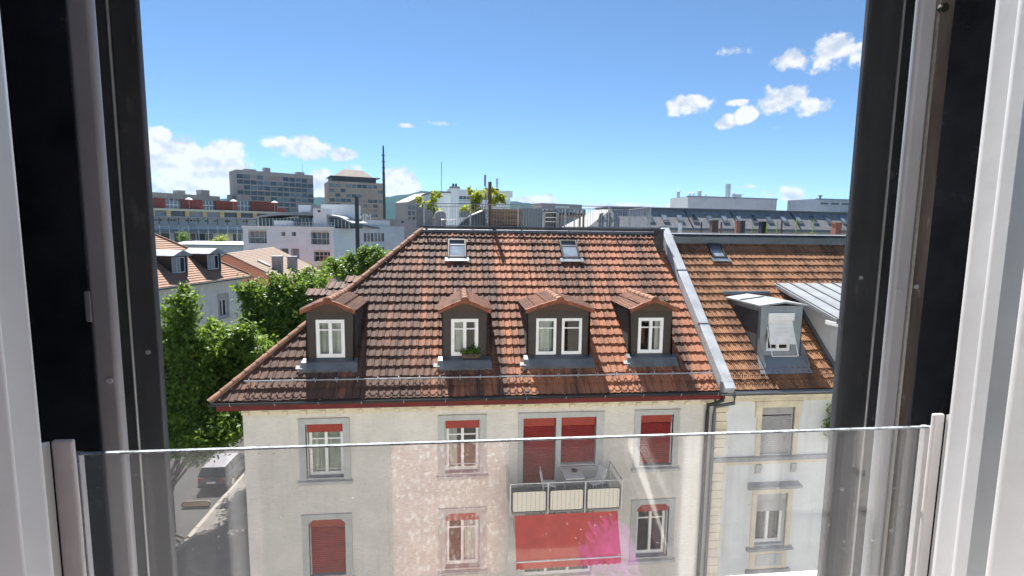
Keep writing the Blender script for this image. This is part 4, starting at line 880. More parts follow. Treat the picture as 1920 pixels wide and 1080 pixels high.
tree('treetop showing between the white block and the roof hip', b5, [(0, 0, 13.0, 1.8, 1.6, 1.1), (-2.2, 0, 11.8, 1.8, 1.6, 1.3), (2.0, 0, 12.4, 1.6, 1.5, 1.2), (-4.0, 0, 11.6, 1.5, 1.5, 1.2)], 9000, .22, 25)

# ------------------------------------------------------------------ parked car
def car():
    c = thing('parked_car', 'dark grey estate car with roof toned lighter as if lit parked at the kerb', 'car', (-15.17, 32.0, 0), 0)
    W = .90
    # lofted body: stations along y: (y, half width, z bottom, z belt)
    st = [(0, .72, .42, .72), (.08, .82, .30, .95), (.3, .88, .25, 1.02), (1.0, .90, .22, 1.0), (2.4, .90, .22, .97), (3.3, .89, .22, .92), (4.0, .86, .26, .82), (4.35, .74, .34, .66), (4.42, .6, .42, .56)]
    b = MB(); k = 10; rings = []
    for y, w, z0, z1 in st:
        ring = []
        for x, z in ((-w*.9, z0), (-w, z0+.12), (-w*1.02, (z0+z1)/2), (-w*.97, z1-.05), (-w*.88, z1), (w*.88, z1), (w*.97, z1-.05), (w*1.02, (z0+z1)/2), (w, z0+.12), (w*.9, z0)): ring.append((x, y, z))
        rings.append(ring)
    for r in rings: b.v += r
    for i in range(len(rings)-1):
        for j in range(k): b.f.append((i*k+j, i*k+(j+1) % k, (i+1)*k+(j+1) % k, (i+1)*k+j))
    b.f.append(tuple(range(k-1, -1, -1))); b.f.append(tuple((len(rings)-1)*k+j for j in range(k)))
    M['car'] = mat('dark_car_paint', (.045, .048, .06), .22, .05, 2, spec=.7); M['carroof'] = mat('lit_tone_car_roof', (.15, .15, .17), .45, .05, 2, metal=.1); M['lamp'] = mat('red_lamp', (.25, .01, .01), .2); M['plate'] = mat('number_plate', (.75, .75, .72), .5); M['carglass'] = mat('car_glass', (.012, .014, .018), .06, spec=.8)  # car roof coloured lighter than the body for the light falling on it
    b.build('body', 'car', c, smooth=True)
    g = MB(); cab = [(.12, .80, .98), (.42, .70, 1.46), (2.35, .70, 1.47), (3.15, .80, .96)]
    for s in (-1, 1): g.poly([(s*w, y, z) for y, w, z in cab])
    for (y0, w0, z0), (y1, w1, z1) in ((cab[0], cab[1]), (cab[2], cab[3])): g.poly([(-w0, y0, z0), (w0, y0, z0), (w1, y1, z1), (-w1, y1, z1)])
    g.build('window', 'carglass', c)
    r = MB(); r.prism([(-.74, 1.455), (-.66, 1.52), (.66, 1.52), (.74, 1.455)], 1, .34, 2.42); r.build('roof', 'carroof', c, bevel=.03)
    p = MB()
    for s in (-1, 1):
        for (y0, w0, z0), (y1, w1, z1) in ((cab[0], cab[1]), (cab[2], cab[3])): p.tube([(s*(w0+.005), y0, z0), (s*(w1+.005), y1, z1)], .035, 6)
        p.tube([(s*.75, 1.25, 1.45), (s*.83, 1.25, 1.0)], .03, 6)
    p.build('pillar', 'car', c)
    for s in (-1, 1):
        MB().tube([(s*.70, .5, 1.56), (s*.70, 2.2, 1.56)], .018, 6).build('roof_rail', 'galv', c)
        MB().box(s*.62-.14, s*.62+.14, -.005, .09, .74, .96).build('tail_lamp', 'lamp', c, bevel=.02)
        MB().box(s*.98-.09, s*.98+.09, 2.75, 2.9, .95, 1.08).build('mirror', 'car', c, bevel=.03)
        for y in (.85, 3.55):
            t = MB().tube([(s*.72, y, .31), (s*.92, y, .31)], .31, 18).build('wheel', 'black', c); MB().tube([(s*.9, y, .31), (s*.935, y, .31)], .2, 14).build('rim', 'galv', t)
    MB().box(-.26, .26, -.03, .0, .62, .74).build('number_plate', 'plate', c); MB().box(-.8, .8, -.06, .12, .36, .54).build('bumper', 'black', c, bevel=.04); MB().tube([(0, .5, 1.52), (-.02, .38, 1.66)], .008, 5).build('aerial', 'black', c)
car()
def barrier():
    c = thing('parking_barrier', 'low tan rail with dark hoop at the end of the parking bay', 'barrier', (-15.3, 30.4, 0))
    n = 10; P = [(.62+.16*math.cos(R(-90+18*i)), .2+.16*math.sin(R(-90+18*i))) for i in range(n+1)]+[(-.62+.16*math.cos(R(90+18*i)), .2+.16*math.sin(R(90+18*i))) for i in range(n+1)]
    M['tan'] = mat('tan_board', (.50, .36, .20), .7, .1, 3)
    MB().prism(P, 1, -.03, .03).build('board', 'tan', c); MB().tube([(x, -.05, z) for x, z in P]+[(P[0][0], -.05, P[0][1])], .03, 6, caps=False).build('hoop', 'black', c)
barrier()

# ------------------------------------------------------------------ things on the roof terrace
TZ = HZ+.105
def ter(px, Y): return at(px, 431, Y=Y).x
post = MB(); x = ter(918, 21.75); post.box(x-.07, x+.07, 21.68, 21.82, TZ, 18.48); post.build('timber_post', 'wood_d', bevel=.01, label='tall rusty brown post rising from the roof terrace', cat='post')
x = ter(913, 21.75)
ch = MB()
for i in range(11): ch.tube([(x-.03+.035*(i % 2), 21.6, TZ+.25+i*.14), (x-.03+.035*((i+1) % 2), 21.6, TZ+.36+i*.14)], .018, 6)
ch.build('hanging_chain', 'galv', label='pale chain hanging beside the brown terrace post', cat='chain')
x0, x1 = ter(921, 21.9), ter(978, 21.9)
pal = thing('pallet_screen', 'weathered wooden pallet screen on the terrace beside the post', 'screen', ((x0+x1)/2, 21.9, TZ), world=True)
for z, h in ((TZ+.02, .13), (TZ+.18, .10), (TZ+.31, .14), (TZ+.48, .07), (TZ+.57, .11), (TZ+.71, .14)): MB().box(x0, x1, 21.86, 21.885, z, z+h).build('board', 'wood', pal, bevel=.004)
for t in (0.02, .47, .92): xx = x0+(x1-x0)*t; MB().box(xx, xx+.09, 21.89, 21.96, TZ, TZ+.86).build('upright', 'wood', pal)
MB().box(x0, x1, 21.965, 22.0, TZ, TZ+.84).build('back_board', 'wood_d', pal)
# covered barbecue (black tarpaulin)
def cloth(name, label, cat, cx, cy, z0, prof, m, ry, seed):
    rd = random.Random(seed); mb = MB(); n = 28; rings = []
    for zz, rx, sx in prof:
        ring = []
        for j in range(n):
            a = 2*math.pi*j/n; rr = 1+.06*math.sin(a*5+zz*4)*(1-zz)+rd.uniform(-.015, .015); ring.append((cx+sx+rx*rr*math.copysign(abs(math.cos(a))**.75, math.cos(a)), cy+ry*rr*(rx/prof[0][1])**.6*math.copysign(abs(math.sin(a))**.75, math.sin(a)), z0+zz))
        rings.append(ring)
    for r in rings: mb.v += r
    for i in range(len(rings)-1):
        for j in range(n): mb.f.append((i*n+j, i*n+(j+1) % n, (i+1)*n+(j+1) % n, (i+1)*n+j))
    mb.f.append(tuple((len(rings)-1)*n+j for j in range(n))); return mb.build(name, m, smooth=True, label=label, cat=cat)
M['tarp'] = mat('dark_tarpaulin', (.05, .062, .07), .38, .15, 3, .3, 12, spec=.6); M['tarp_g'] = mat('grey_cover', (.22, .225, .24), .75, .1, 3)
x = ter(886, 22.3)
cloth('covered_grill', 'black tarpaulin draped over a slanting shape on the terrace', 'cover', x, 22.3, TZ, [(0, .66, 0), (.2, .62, .02), (.4, .50, .09), (.58, .34, .2), (.72, .17, .34), (.8, .05, .42)], 'tarp', .35, 3)
x = ter(825, 22.4)
cloth('covered_chair', 'rounded grey cover over a chair on the terrace', 'cover', x, 22.4, TZ, [(0, .25, 0), (.35, .26, 0), (.6, .24, 0), (.72, .17, .02), (.77, .06, .03)], 'tarp_g', .25, 4)
x0, x1 = ter(781, 22.1), ter(812, 22.1)
s = MB(); n = 16
for i in range(n):
    a, b = x0+(x1-x0)*i/n, x0+(x1-x0)*(i+1)/n; zf = lambda x: TZ+1.02-.30*((x-x0)/(x1-x0))**.55; yy = lambda i: 22.1+.02*(i % 2)
    for o in (0, .02): s.poly([(a, yy(i)+o, TZ), (b, yy(i+1)+o, TZ), (b, yy(i+1)+o, zf(b)), (a, yy(i)+o, zf(a))])
M['sail'] = mat('grey_windbreak', (.20, .215, .24), .8, .08, 4); s.build('windbreak', 'sail', label='grey fabric windbreak with sagging top edge at terrace corner', cat='windbreak')
x0, x1 = ter(827, 21.85), ter(856, 21.85)
tb = thing('terrace_table', 'small pale metal table behind the terrace railing', 'table', ((x0+x1)/2, 21.95, TZ), world=True)
MB().box(x0, x1, 21.75, 22.2, TZ+.36, TZ+.385).build('table_top', 'galv', tb, bevel=.005)
for xx in (x0+.03, x1-.03):
    for yy in (21.78, 22.17): MB().tube([(xx, yy, TZ), (xx, yy, TZ+.36)], .012, 6).build('leg', 'galv', tb)
def potplant(label, px, Y, pot, cl, n, size, seed, m='leaf_y', potm='terra'):
    x = ter(px, Y); p = thing('potted_plant', label, 'plant', (x, Y, TZ), world=True)
    q = MB(); q.tube([(x, Y, TZ), (x, Y, TZ+pot*.92), (x, Y, TZ+pot)], [pot*.36, pot*.5, pot*.54], 14); q.build('pot', potm, p, smooth=False)
    st = MB(); cc = []
    for dx, dy, dz, r in cl:
        st.tube([(x, Y, TZ+pot), (x+dx*.4, Y+dy*.4, TZ+pot+dz*.55), (x+dx, Y+dy, TZ+dz)], .012, 5); rd = random.Random(seed)
        for i in range(6): cc.append((x+dx+rd.gauss(0, r*.5), Y+dy+rd.gauss(0, r*.5), TZ+dz+rd.gauss(0, r*.5), r*.5, r*.5, r*.42)); seed += 1
    st.build('stem', 'bark', p); leaves('foliage', m, p, cc, n, size, seed, spread=1.0)
M['terra'] = mat('terracotta_pot', (.42, .16, .08), .8, .1, 4)
potplant('yellow green potted maple beside the brown terrace post', 905, 23.2, .5, [(-.45, 0, 1.25, .28), (-.15, .1, 1.62, .26), (.4, 0, 1.52, .28), (.75, 0, 1.35, .22), (-.65, .1, .98, .2), (-.3, 0, .9, .22), (.5, 0, 1.15, .2), (-.55, .2, 1.72, .16)], 2000, .08, 31)
potplant('bright green potted shrub at the left end of the terrace', 806, 23.6, .45, [(-.25, 0, .95, .24), (.1, 0, 1.15, .28), (.25, 0, .75, .26), (-.5, 0, 1.25, .14), (.2, 0, 1.55, .22), (0, 0, .7, .22)], 1400, .075, 32, 'leaf_y')
# shelf and hanging baskets on the right part of the terrace
x0, x1 = ter(1019, 22.6), ter(1042, 22.6)
sh = thing('metal_shelf', 'narrow grey shelf with white bars on the roof terrace', 'shelf', ((x0+x1)/2, 22.6, TZ), world=True)
for xx in (x0, x1): MB().box(xx-.03, xx+.03, 22.4, 22.8, TZ, TZ+.78).build('upright', 'grey', sh)
for z in (.06, .34, .52, .74): MB().box(x0+.03, x1-.03, 22.4, 22.8, TZ+z, TZ+z+.03).build('shelf_board', 'galv', sh)
MB().box(x0-.05, x1+.05, 22.38, 22.82, TZ+.781, TZ+.83).build('shelf_roof', 'dark', sh); MB().box(x0+.03, x1-.03, 22.78, 22.8, TZ, TZ+.77).build('back', 'zinc_d', sh)
x0, x1 = ter(1044, 22.9), ter(1092, 22.9)
tb = thing('terrace_bench', 'long wooden terrace table with dark clutter on top', 'table', ((x0+x1)/2, 22.9, TZ), world=True)
MB().box(x0, x1, 22.5, 23.3, TZ+.60, TZ+.66).build('table_top', 'wood', tb)
for xx in (x0+.05, x1-.05):
    for yy in (22.56, 23.24): MB().box(xx-.04, xx+.04, yy-.04, yy+.04, TZ, TZ+.6).build('leg', 'wood', tb)
rd = random.Random(3)
for i in range(7):
    xx = x0+.1+i*.16; q = MB(); h = rd.uniform(.06, .16); q.tube([(xx, 22.7, TZ+.661), (xx, 22.7, TZ+.661+h)], [.06, .05], 9)
    q.build('flower_pot', 'dark', label=['leftmost', 'second', 'third', 'middle', 'fifth', 'sixth', 'rightmost'][i]+' small dark pot on the long terrace table', cat='pot', group='small pots on the terrace table')
# flower box on the second dormer's sill
fb = thing('flower_box', 'brown flower box with green plants on the dormer sill', 'flower box', (.42, 16.28, 12.40), world=True)
MB().box(.16, .74, 16.20, 16.37, 12.36, 12.50).build('box', 'wood_d', fb, bevel=.01)
leaves('plants', 'leaf', fb, [(.25, 16.28, 12.56, .1, .09, .1), (.42, 16.28, 12.58, .12, .09, .09), (.6, 16.28, 12.57, .12, .09, .12)], 420, .035, 41)
# balcony furniture
def chair(cx, cy, rz, label):
    c = thing('balcony_chair', label, 'chair', (cx, cy, 8.015), rz)
    MB().box(-.21, .21, -.2, .22, .42, .45).build('seat', 'white', c, bevel=.01)
    MB().prism([(.20, .44), (.235, .44), (.33, .90), (.30, .90)], 0, -.21, .21).build('backrest', 'white', c, bevel=.006)
    for sx in (-1, 1):
        for y in (-.17, .19): MB().tube([(sx*.18, y, .42), (sx*.19, y*1.15, 0)], .014, 6).build('leg', 'white', c)
chair(2.95, 15.35, R(80), 'white folding chair at the balcony door side of the table'); chair(4.42, 15.35, R(-70), 'white folding chair at the right end of the balcony')
bt = thing('balcony_table', 'white folding table on the balcony between two chairs', 'table', (3.7, 15.4, 8.015), world=True)
MB().box(3.40, 4.02, 15.05, 15.75, 8.70, 8.73).build('table_top', 'white', bt, bevel=.006)
for sx in (3.46, 3.96):
    MB().tube([(sx, 15.1, 8.7), (sx, 15.68, 8.015)], .014, 6).build('leg', 'galv', bt); MB().tube([(sx, 15.68, 8.7), (sx, 15.1, 8.015)], .014, 6).build('leg', 'galv', bt)
q = MB(); q.tube([(3.78, 15.5, 8.731), (3.78, 15.5, 8.76), (3.78, 15.5, 8.81)], [.05, .085, .09], 12); q.build('bowl', 'dark', label='small dark bowl on the white balcony table', cat='bowl')
lv = leaves('climbing_plant', 'leaf', None, [(13.0, 15.75, 10.3, .25, .18, .35), (12.85, 15.75, 9.8, .22, .15, .3), (13.05, 15.75, 9.5, .2, .15, .3), (13.25, 15.7, 10.1, .3, .2, .5)], 900, .06, 44, loc=(13, 15.9, 9))
tag(lv, 'green leafy climber on the pale blue wall at right', 'plant')
# ------------------------------------------------------------------ the town behind
class Fac:
    """a building whose street front runs between two surveyed columns; local x along the front, y back, z up"""
    def __init__(s, name, label, pxl, Yl, pxr, Yr, cat='building'):
        s.A = at(pxl, 431, Y=Yl); s.B = at(pxr, 431, Y=Yr); s.ang = math.atan2(s.B.y-s.A.y, s.B.x-s.A.x); s.W = math.hypot(s.B.y-s.A.y, s.B.x-s.A.x)
        s.root = thing(name, label, cat, (s.A.x, s.A.y, 0), s.ang)
    def P(s, px, py, back=0.0):
        d = FW + RT*((px-960)/FPX) - UP*((py-540)/FPX); u = Vector((math.cos(s.ang), math.sin(s.ang))); n = Vector((-u.y, u.x)); o = Vector((s.A.x, s.A.y))+n*back
        t = (o.dot(n))/(d.x*n.x+d.y*n.y); q = Vector((d.x*t, d.y*t)); return (q-o).dot(u), EYE.z+d.z*t
    def x(s, px, back=0.0): return s.P(px, 431, back)[0]
    def z(s, px, py, back=0.0): return s.P(px, py, back)[1]
PANE = {}
def panes(root, rects, mats, y, seed, name='window', glow=None):
    rd = random.Random(seed)
    for a, b, c, d in rects:
        mm = rd.choice(mats); k = (round(b-a, 2), round(d-c, 2), mm)
        if k not in PANE:
            o = MB().box(0, b-a, 0, .06, 0, d-c).build(name, mm, root, loc=(0, 0, 0)); PANE[k] = o.data
        else: o = bpy.data.objects.new(name, PANE[k]); COL.objects.link(o); o.parent = root
        o.location = (a, y, c)
def block(root, W, D, z1, wall, holes, rec, z0=0.0, x0=0.0, roofm='concrete', name='wall'):
    mb = MB(); holed(mb, x0, W, z0, z1, 0, holes, rec)
    mb.poly([(x0, 0, z0), (x0, 0, z1), (x0, D, z1), (x0, D, z0)]); mb.poly([(W, 0, z0), (W, D, z0), (W, D, z1), (W, 0, z1)]); mb.poly([(x0, D, z0), (x0, D, z1), (W, D, z1), (W, D, z0)])
    mb.build(name, wall, root); MB().box(x0+.05, W-.05, .05, D-.05, z1-.3, z1-.02).build('roof', roofm, root)
M['tower_w'] = mat('tower_concrete', (.42, .36, .33), .8, .1, .1); M['tower_b'] = mat('tower_beige', (.47, .38, .31), .8, .1, .1)
M['pinkpan'] = mat('pinkish_panel', (.40, .32, .32), .8, .1, .2); M['beigepan'] = mat('beige_blind', (.42, .35, .28), .8, .1, .2)
M['redwood'] = mat('red_brown_cladding', (.22, .05, .028), .8, .15, .5, stretch=(1, 1, .2)); M['yellow'] = mat('yellow_ochre_column', (.62, .44, .22), .8, .08, .5)
M['bluegrey'] = mat('blue_grey_wall', (.46, .50, .55), .7, .08, .5); M['salmon'] = mat('salmon_render', (.62, .27, .18), .9, .06, .6, dirt=.2)
M['modern'] = mat('white_render', (.74, .80, .82), .85, .04, .5, dirt=.12); M['shadegrey'] = mat('grey_shutter', (.28, .31, .35), .6, .1, 1)
M['mansard'] = mat('grey_slate', (.23, .225, .225), .7, .15, 1.2, .3, 20, (1, 1, .3)); M['corr'] = mat('corrugated_sheet', (.55, .57, .60), .5, .05, .5)
M['creampan'] = mat('cream_panel', (.62, .58, .47), .85, .06, .5); M['brick'] = mat('chimney_brick', (.30, .12, .075), .9, .2, 8, .4, 40)

# tower with ribbon windows
F = Fac('office_tower', 'dark glazed office tower with many window rows on the left skyline', 448, 320, 590, 345)
zt = F.z(448, 318); n = 12; cw = F.W/n; rows = []; hs = []
for r in range(13):
    z1 = zt-2.5-r*3.12
    for c in range(n): hs.append((c*cw+.16, (c+1)*cw-.16, z1-2.45, z1))
block(F.root, F.W, 18, zt, 'tower_w', hs, .5); panes(F.root, hs, ['dpane', 'dpane', 'dpane2', 'dpane2', 'dpane', 'pinkpan'], .42, 5)
for a, b, h in ((465, 487, 1.0), (502, 513, 2.6), (562, 576, 1.6)): MB().box(F.x(a), F.x(b), 1.5, 6, zt-.02, zt+h).build('plant_room', 'tower_w', F.root)
MB().tube([(F.x(470), 4, zt), (F.x(470), 4, zt+5)], .08, 5).build('aerial', 'dark', F.root); MB().tube([(F.x(575), 4, zt+1), (F.x(575), 4, zt+7)], .08, 5).build('aerial', 'dark', F.root)
F2 = Fac('office_annex', 'narrow glazed wing standing left of the dark office tower', 436, 322, 448.2, 324)
z2 = F2.z(436, 364.5); hs = [(.5, F2.W-.4, z2-3.2-i*3.2, z2-.8-i*3.2) for i in range(6)]; block(F2.root, F2.W, 10, z2, 'tower_w', hs, .4); panes(F2.root, hs, ['dpane2'], .3, 2)
# beige tower
F = Fac('beige_tower', 'beige office tower with dark top storey and low metal roof', 619.5, 340, 719, 352)
zt = F.z(619.5, 339); n = 10; cw = F.W/n; hs = []
for r in range(11):
    z1 = zt-1.5-r*3.1
    for c in range(n): hs.append((c*cw+.2, (c+1)*cw-.2, z1-2.25, z1))
block(F.root, F.W, 24, zt, 'tower_b', hs, .4); panes(F.root, hs, ['dpane', 'dpane2', 'dpane2', 'beigepan', 'beigepan'], .32, 8)
a, b = F.x(626), F.x(708); MB().box(a, b, 2, 20, zt, zt+3.0).build('top_storey', 'brown', F.root); MB().box(a-1.2, b+2.5, .8, 21, zt+3.0, zt+3.5).build('roof_slab', 'dark', F.root)
r = MB(); za_, zb_ = zt+3.5, zt+8.5; r.v = [(a+1, 3, za_), (b-1, 3, za_), (b-1, 19, za_), (a+1, 19, za_), (a+8, 8, zb_), (b-8, 8, zb_), (b-8, 14, zb_), (a+8, 14, zb_)]; r.f = [(0, 1, 5, 4), (1, 2, 6, 5), (2, 3, 7, 6), (3, 0, 4, 7), (4, 5, 6, 7)]; r.build('metal_roof', 'beigepan', F.root)
ms = MB(); p = at(721, 431, Y=372); z1 = zpx(718, 273, 372); ms.tube([(p.x, p.y, 0), (p.x, p.y, z1*.7), (p.x, p.y, z1)], [1.3, .9, .5], 8)
for k in range(6): ms.box(p.x-1.0, p.x+1.0, p.y-1.0, p.y+1.0, z1-28+k*4.2, z1-27.3+k*4.2)
ms.build('radio_mast', 'dark', label='tall thin dark radio mast beside the beige tower', cat='mast', loc=(p.x, p.y, 0))
# far slab, upper left
F = Fac('grey_slab', 'long flat grey building behind the red brown roofs', 250, 290, 415.5, 330)
zt = F.z(330, 363); hs = [(i*F.W/18+.4, (i+1)*F.W/18-.4, zt-5-k*3.2, zt-2.8-k*3.2) for i in range(18) for k in range(2)]
block(F.root, F.W, 16, zt, 'tower_w', hs, .4); panes(F.root, hs, ['dpane', 'dpane2'], .3, 3)
for a, b, h in ((344, 357.5, 2.2), (387, 402.5, 3.4)): MB().box(F.x(a), F.x(b), 3, 8, zt-.02, zt+h).build('plant_room', 'concrete', F.root)
# red-brown penthouses over ochre columns
F = Fac('ochre_terrace_building', 'long building with ochre columns and red brown rooftop boxes', 250, 186, 552, 220)
x_ = F.x; zA, zB, zC = F.z(320, 391.5), F.z(320, 406.5), F.z(320, 373)
cols = [(258, 266), (286, 292), (314, 322), (349, 357), (382, 390), (414, 422), (446, 453), (476, 483), (506, 513), (535, 541)]
hs = [(x_(a[1]), x_(b[0]), zB+.1, zA-.7) for a, b in zip(cols, cols[1:])]
hs2 = [(a, b, c-4.2-3.4*k, d-4.2-3.4*k) for a, b, c, d in hs for k in range(3)]
block(F.root, F.W, 20, zA, 'yellow', hs+hs2, 1.2); panes(F.root, hs+hs2, ['dpane', 'dpane', 'dpane2', 'shadegrey'], .9, 4)
MB().box(-.3, F.W+.3, -.25, 1, zA-.62, zA+.1).build('cornice', 'creampan', F.root)
for a, b, yt in ((255, 314, 371), (345, 383, 374), (408, 447, 377), (475, 522, 378), (522, 537, 391)):
    xa, xb = x_(a, 2), x_(b, 2); z1 = F.z((a+b)/2, yt, 2); q = MB(); q.box(xa, xb, 2, 12, zA+.1, z1)
    q.build('rooftop_box', 'redwood', F.root)
for a, b in ((314, 345), (383, 408), (447, 475)):
    xa, xb = x_(a, 3)+.1, x_(b, 3)-.1; z1 = F.z((a+b)/2, 376, 3); MB().box(xa, xb, 4, 10, zA+.1, z1).build('glazed_link', 'dpane2', F.root)
    for k in range(5): xx = xa+(xb-xa)*k/4; MB().box(xx-.09, xx+.09, 3.8, 3.99, zA+.1, z1).build('mullion', 'galv', F.root)
    MB().box(xa, xb, 3.75, 3.99, (zA+z1)/2-.1, (zA+z1)/2+.1).build('transom', 'galv', F.root)
for i, (pp, yy) in enumerate(((354, 371.5), (437.5, 375), (514.5, 377.5))):
    xl, zl = F.P(pp, yy, 1.2); c, s_ = math.cos(F.ang), math.sin(F.ang); wx, wy = F.A.x+c*xl-s_*1.2, F.A.y+s_*xl+c*1.2
    u = thing('parasol', ['white parasol left, over the red brown rooftop box beside the frame', 'white parasol above the red brown box in the middle', 'white parasol in front of the dark office tower'][i], 'parasol', (wx, wy, zA+.1), group='white parasols on the ochre building', world=True)
    q = MB(); q.tube([(wx, wy, zl-.55), (wx, wy, zl-.12), (wx, wy, zl+.15)], [1.25, .85, .08], 14); q.build('canopy', 'white', u); MB().tube([(wx, wy, zA+.1), (wx, wy, zl)], .05, 6).build('pole', 'galv', u)
# blue-grey terrace block below it
F = Fac('blue_grey_terrace_block', 'blue grey block with roof terrace posts and glazed lower storey', 250, 146, 492, 157)
x_ = F.x; z0, z1, z2, z3 = F.z(400, 455.5), F.z(400, 434), F.z(400, 428), F.z(400, 407.5)
hs = []
for a, b in ((290, 298), (300, 305), (314, 319), (320.5, 324), (325, 333), (349, 355), (356.5, 361.5), (363, 368), (370, 375), (385, 389), (402, 408), (422, 432), (455, 466)): hs.append((x_(a), x_(b), F.z(400, 416), F.z(400, 412.5)))
for a, b in ((292, 318), (326, 348), (352, 366), (368, 384), (385, 399), (436, 442.5), (444, 452), (458, 480)): hs.append((x_(a), x_(b), z0+.2, z1-.6))
block(F.root, F.W, 14, z3, 'bluegrey', hs, .4); panes(F.root, hs, ['dpane', 'dpane', 'dpane2'], .3, 6)
for a, b in ((403.5, 418), (420.5, 436)): MB().box(x_(a), x_(b), -.12, -.02, z0+.2, z1-.5).build('shutter', 'creampan', F.root)
MB().box(-.5, F.W+.5, -3.0, -.02, z1-.4, z1+.2).build('terrace_slab', 'zinc_d', F.root); MB().box(-.5, F.W+.5, -3.2, .5, z3-.35, z3+.05).build('canopy', 'zinc_l', F.root)
for k in range(14):
    xx = x_(285+k*17.8); MB().box(xx-.1, xx+.1, -3.0, -2.8, z1+.2, z3-.35).build('canopy_post', 'dark', F.root); MB().box(xx-.06, xx+.06, -3.1, -2.98, z0-.5, z2+.9).build('lower_post', 'galv', F.root)
for zz in (z1+.75, z1+1.15): MB().box(-.5, F.W+.5, -3.0, -2.95, zz, zz+.07).build('handrail', 'galv', F.root)
for i, (a, yy, s) in enumerate(((343.5, 445, 1.1), (406, 453, .8), (416, 452.5, 1.0))):
    p = at(a, yy, Y=128); o = leaves('roof_shrub', 'leaf_y' if i else 'leaf', None, [(p.x+random.uniform(-.4, .4), p.y, p.z+random.uniform(-.5, .5)*s, .7*s, .7*s, .8*s) for k in range(6)], 700, .16, 60+i, loc=(p.x, p.y, p.z-1)); tag(o, ['round green shrub before the blue grey block, left one', 'small yellow green shrub on the low roof', 'larger yellow green shrub on the low roof'][i], 'shrub')
F = Fac('low_flat_roofed_annex', 'low annex with pale blue metal roof below the blue grey block', 330, 121, 459, 121)
zt = F.z(400, 454); block(F.root, F.W, 9, zt-.8, 'bluegrey', [(F.x(390), F.x(404), zt-3.6, zt-1.5)], .3); panes(F.root, [(F.x(390), F.x(404), zt-3.6, zt-1.5)], ['shadegrey'], .1, 1)
MB().prism([(-.6, zt-.8), (-.6, zt-.5), (4, zt), (9.3, zt), (9.3, zt-.8)], 0, -.5, F.W+.5).build('metal_roof', 'zinc_l', F.root)
# white modern block
F = Fac('white_modern_block', 'white modern apartment block with corner balconies and glass penthouse', 455, 96, 625.5, 93)
x_, zt = F.x, F.z(540, 427); Wd = F.W; z_ = lambda y: F.z(540, y)
hs = [(x_(465), x_(499.5), z_(457), z_(431)), (x_(527), x_(534.5), z_(442.5), z_(435)), (x_(546.5), x_(554.5), z_(442.5), z_(435)), (x_(582.5), x_(617), z_(457.5), z_(431.5)),
      (x_(524), x_(539.5), z_(485), z_(466)), (x_(544), x_(559.5), z_(485), z_(466)), (x_(587), x_(617.5), z_(489), z_(468)), (x_(588), x_(617.5), z_(520), z_(497)), (x_(465), x_(499.5), z_(489), z_(468))]
block(F.root, Wd, 11, zt, 'modern', hs, .9)
panes(F.root, hs, ['dpane', 'shadegrey', 'dpane2'], .8, 12)
for h in (hs[0], hs[3], hs[6], hs[7]):
    MB().box(h[0], h[1], .04, .09, h[2]+.95, h[2]+1.02).build('handrail', 'galv', F.root)
    for k in range(1, 4): xx = h[0]+(h[1]-h[0])*k/4; MB().box(xx-.05, xx+.05, .7, .78, h[2], h[3]-.4).build('mullion', 'galv', F.root)
    MB().box(h[0], h[1], .3, .34, h[2]+.05, h[2]+.95).build('parapet_glass', 'pane', F.root); MB().box(h[0], h[1], .02, .7, h[3]-.35, h[3]-.01).build('awning_box', 'creampan', F.root)
C = at(672, 431, Y=105); c, s_ = math.cos(-F.ang), math.sin(-F.ang); dx, dy = C.x-F.A.x, C.y-F.A.y; cx, cy = c*dx-s_*dy, s_*dx+c*dy
sang = math.atan2(cy, cx-Wd); sl_ = math.hypot(cx-Wd, cy); sw = MB()
sh_ = []
for zz0, zz1 in ((442, 431), (483.5, 464.5), (512, 494)):
    sh_.append((sl_*.06, sl_*.2, z_(457.5) if zz1 == 431 else z_(zz0+3), z_(zz1+1)))
    for f in (.36, .52, .67): sh_.append((sl_*f, sl_*f+.75, z_(zz0), z_(zz1)))
    if zz1 != 431: sh_.append((sl_*.86, sl_*.86+.9, z_(zz0), z_(zz1)))
holed(sw, 0, sl_, 0, zt, 0, sh_, .3); tm = Matrix.Translation((Wd+.01, 0, 0)) @ Matrix.Rotation(sang, 4, 'Z'); sw.v = [tuple(tm @ Vector(p)) for p in sw.v]; sw.poly([(Wd+.01, 0, zt), (cx, cy, zt), (cx, cy+.5, zt), (Wd, 10.9, zt)]); sw.build('side_wall', 'modern', F.root)
for h in sh_:
    q = MB().box(h[0], h[1], .25, .3, h[2], h[3]); q.v = [tuple(tm @ Vector(p)) for p in q.v]; q.build('window', 'dpane2', F.root)
MB().box(-.15, Wd+.1, -.12, .3, zt-.02, zt+.25).build('coping', 'white', F.root)
yb = 2.5; pz = lambda px, y: F.z(px, y, yb); pxx = lambda px: F.x(px, yb)
MB().box(pxx(486), pxx(655), yb, 9, zt-.02, pz(550, 409)).build('penthouse', 'dpane', F.root)
for k in range(26): xx = pxx(486)+(pxx(655)-pxx(486))*k/25; MB().box(xx-.05, xx+.05, yb-.08, yb-.002, zt, pz(550, 409)).build('mullion', 'galv', F.root)
q = MB(); za_ = pz(550, 407); q.prism([(pxx(484), za_-.25), (pxx(484), za_), (pxx(530), za_+.8), (pxx(590), za_+.9), (pxx(640), za_+.2), (pxx(664), za_-.9), (pxx(664), za_-1.1), (pxx(640), za_-.1), (pxx(590), za_+.3), (pxx(530), za_+.3)], 1, yb-1.0, 9.5); q.build('curved_roof', 'zinc_l', F.root)
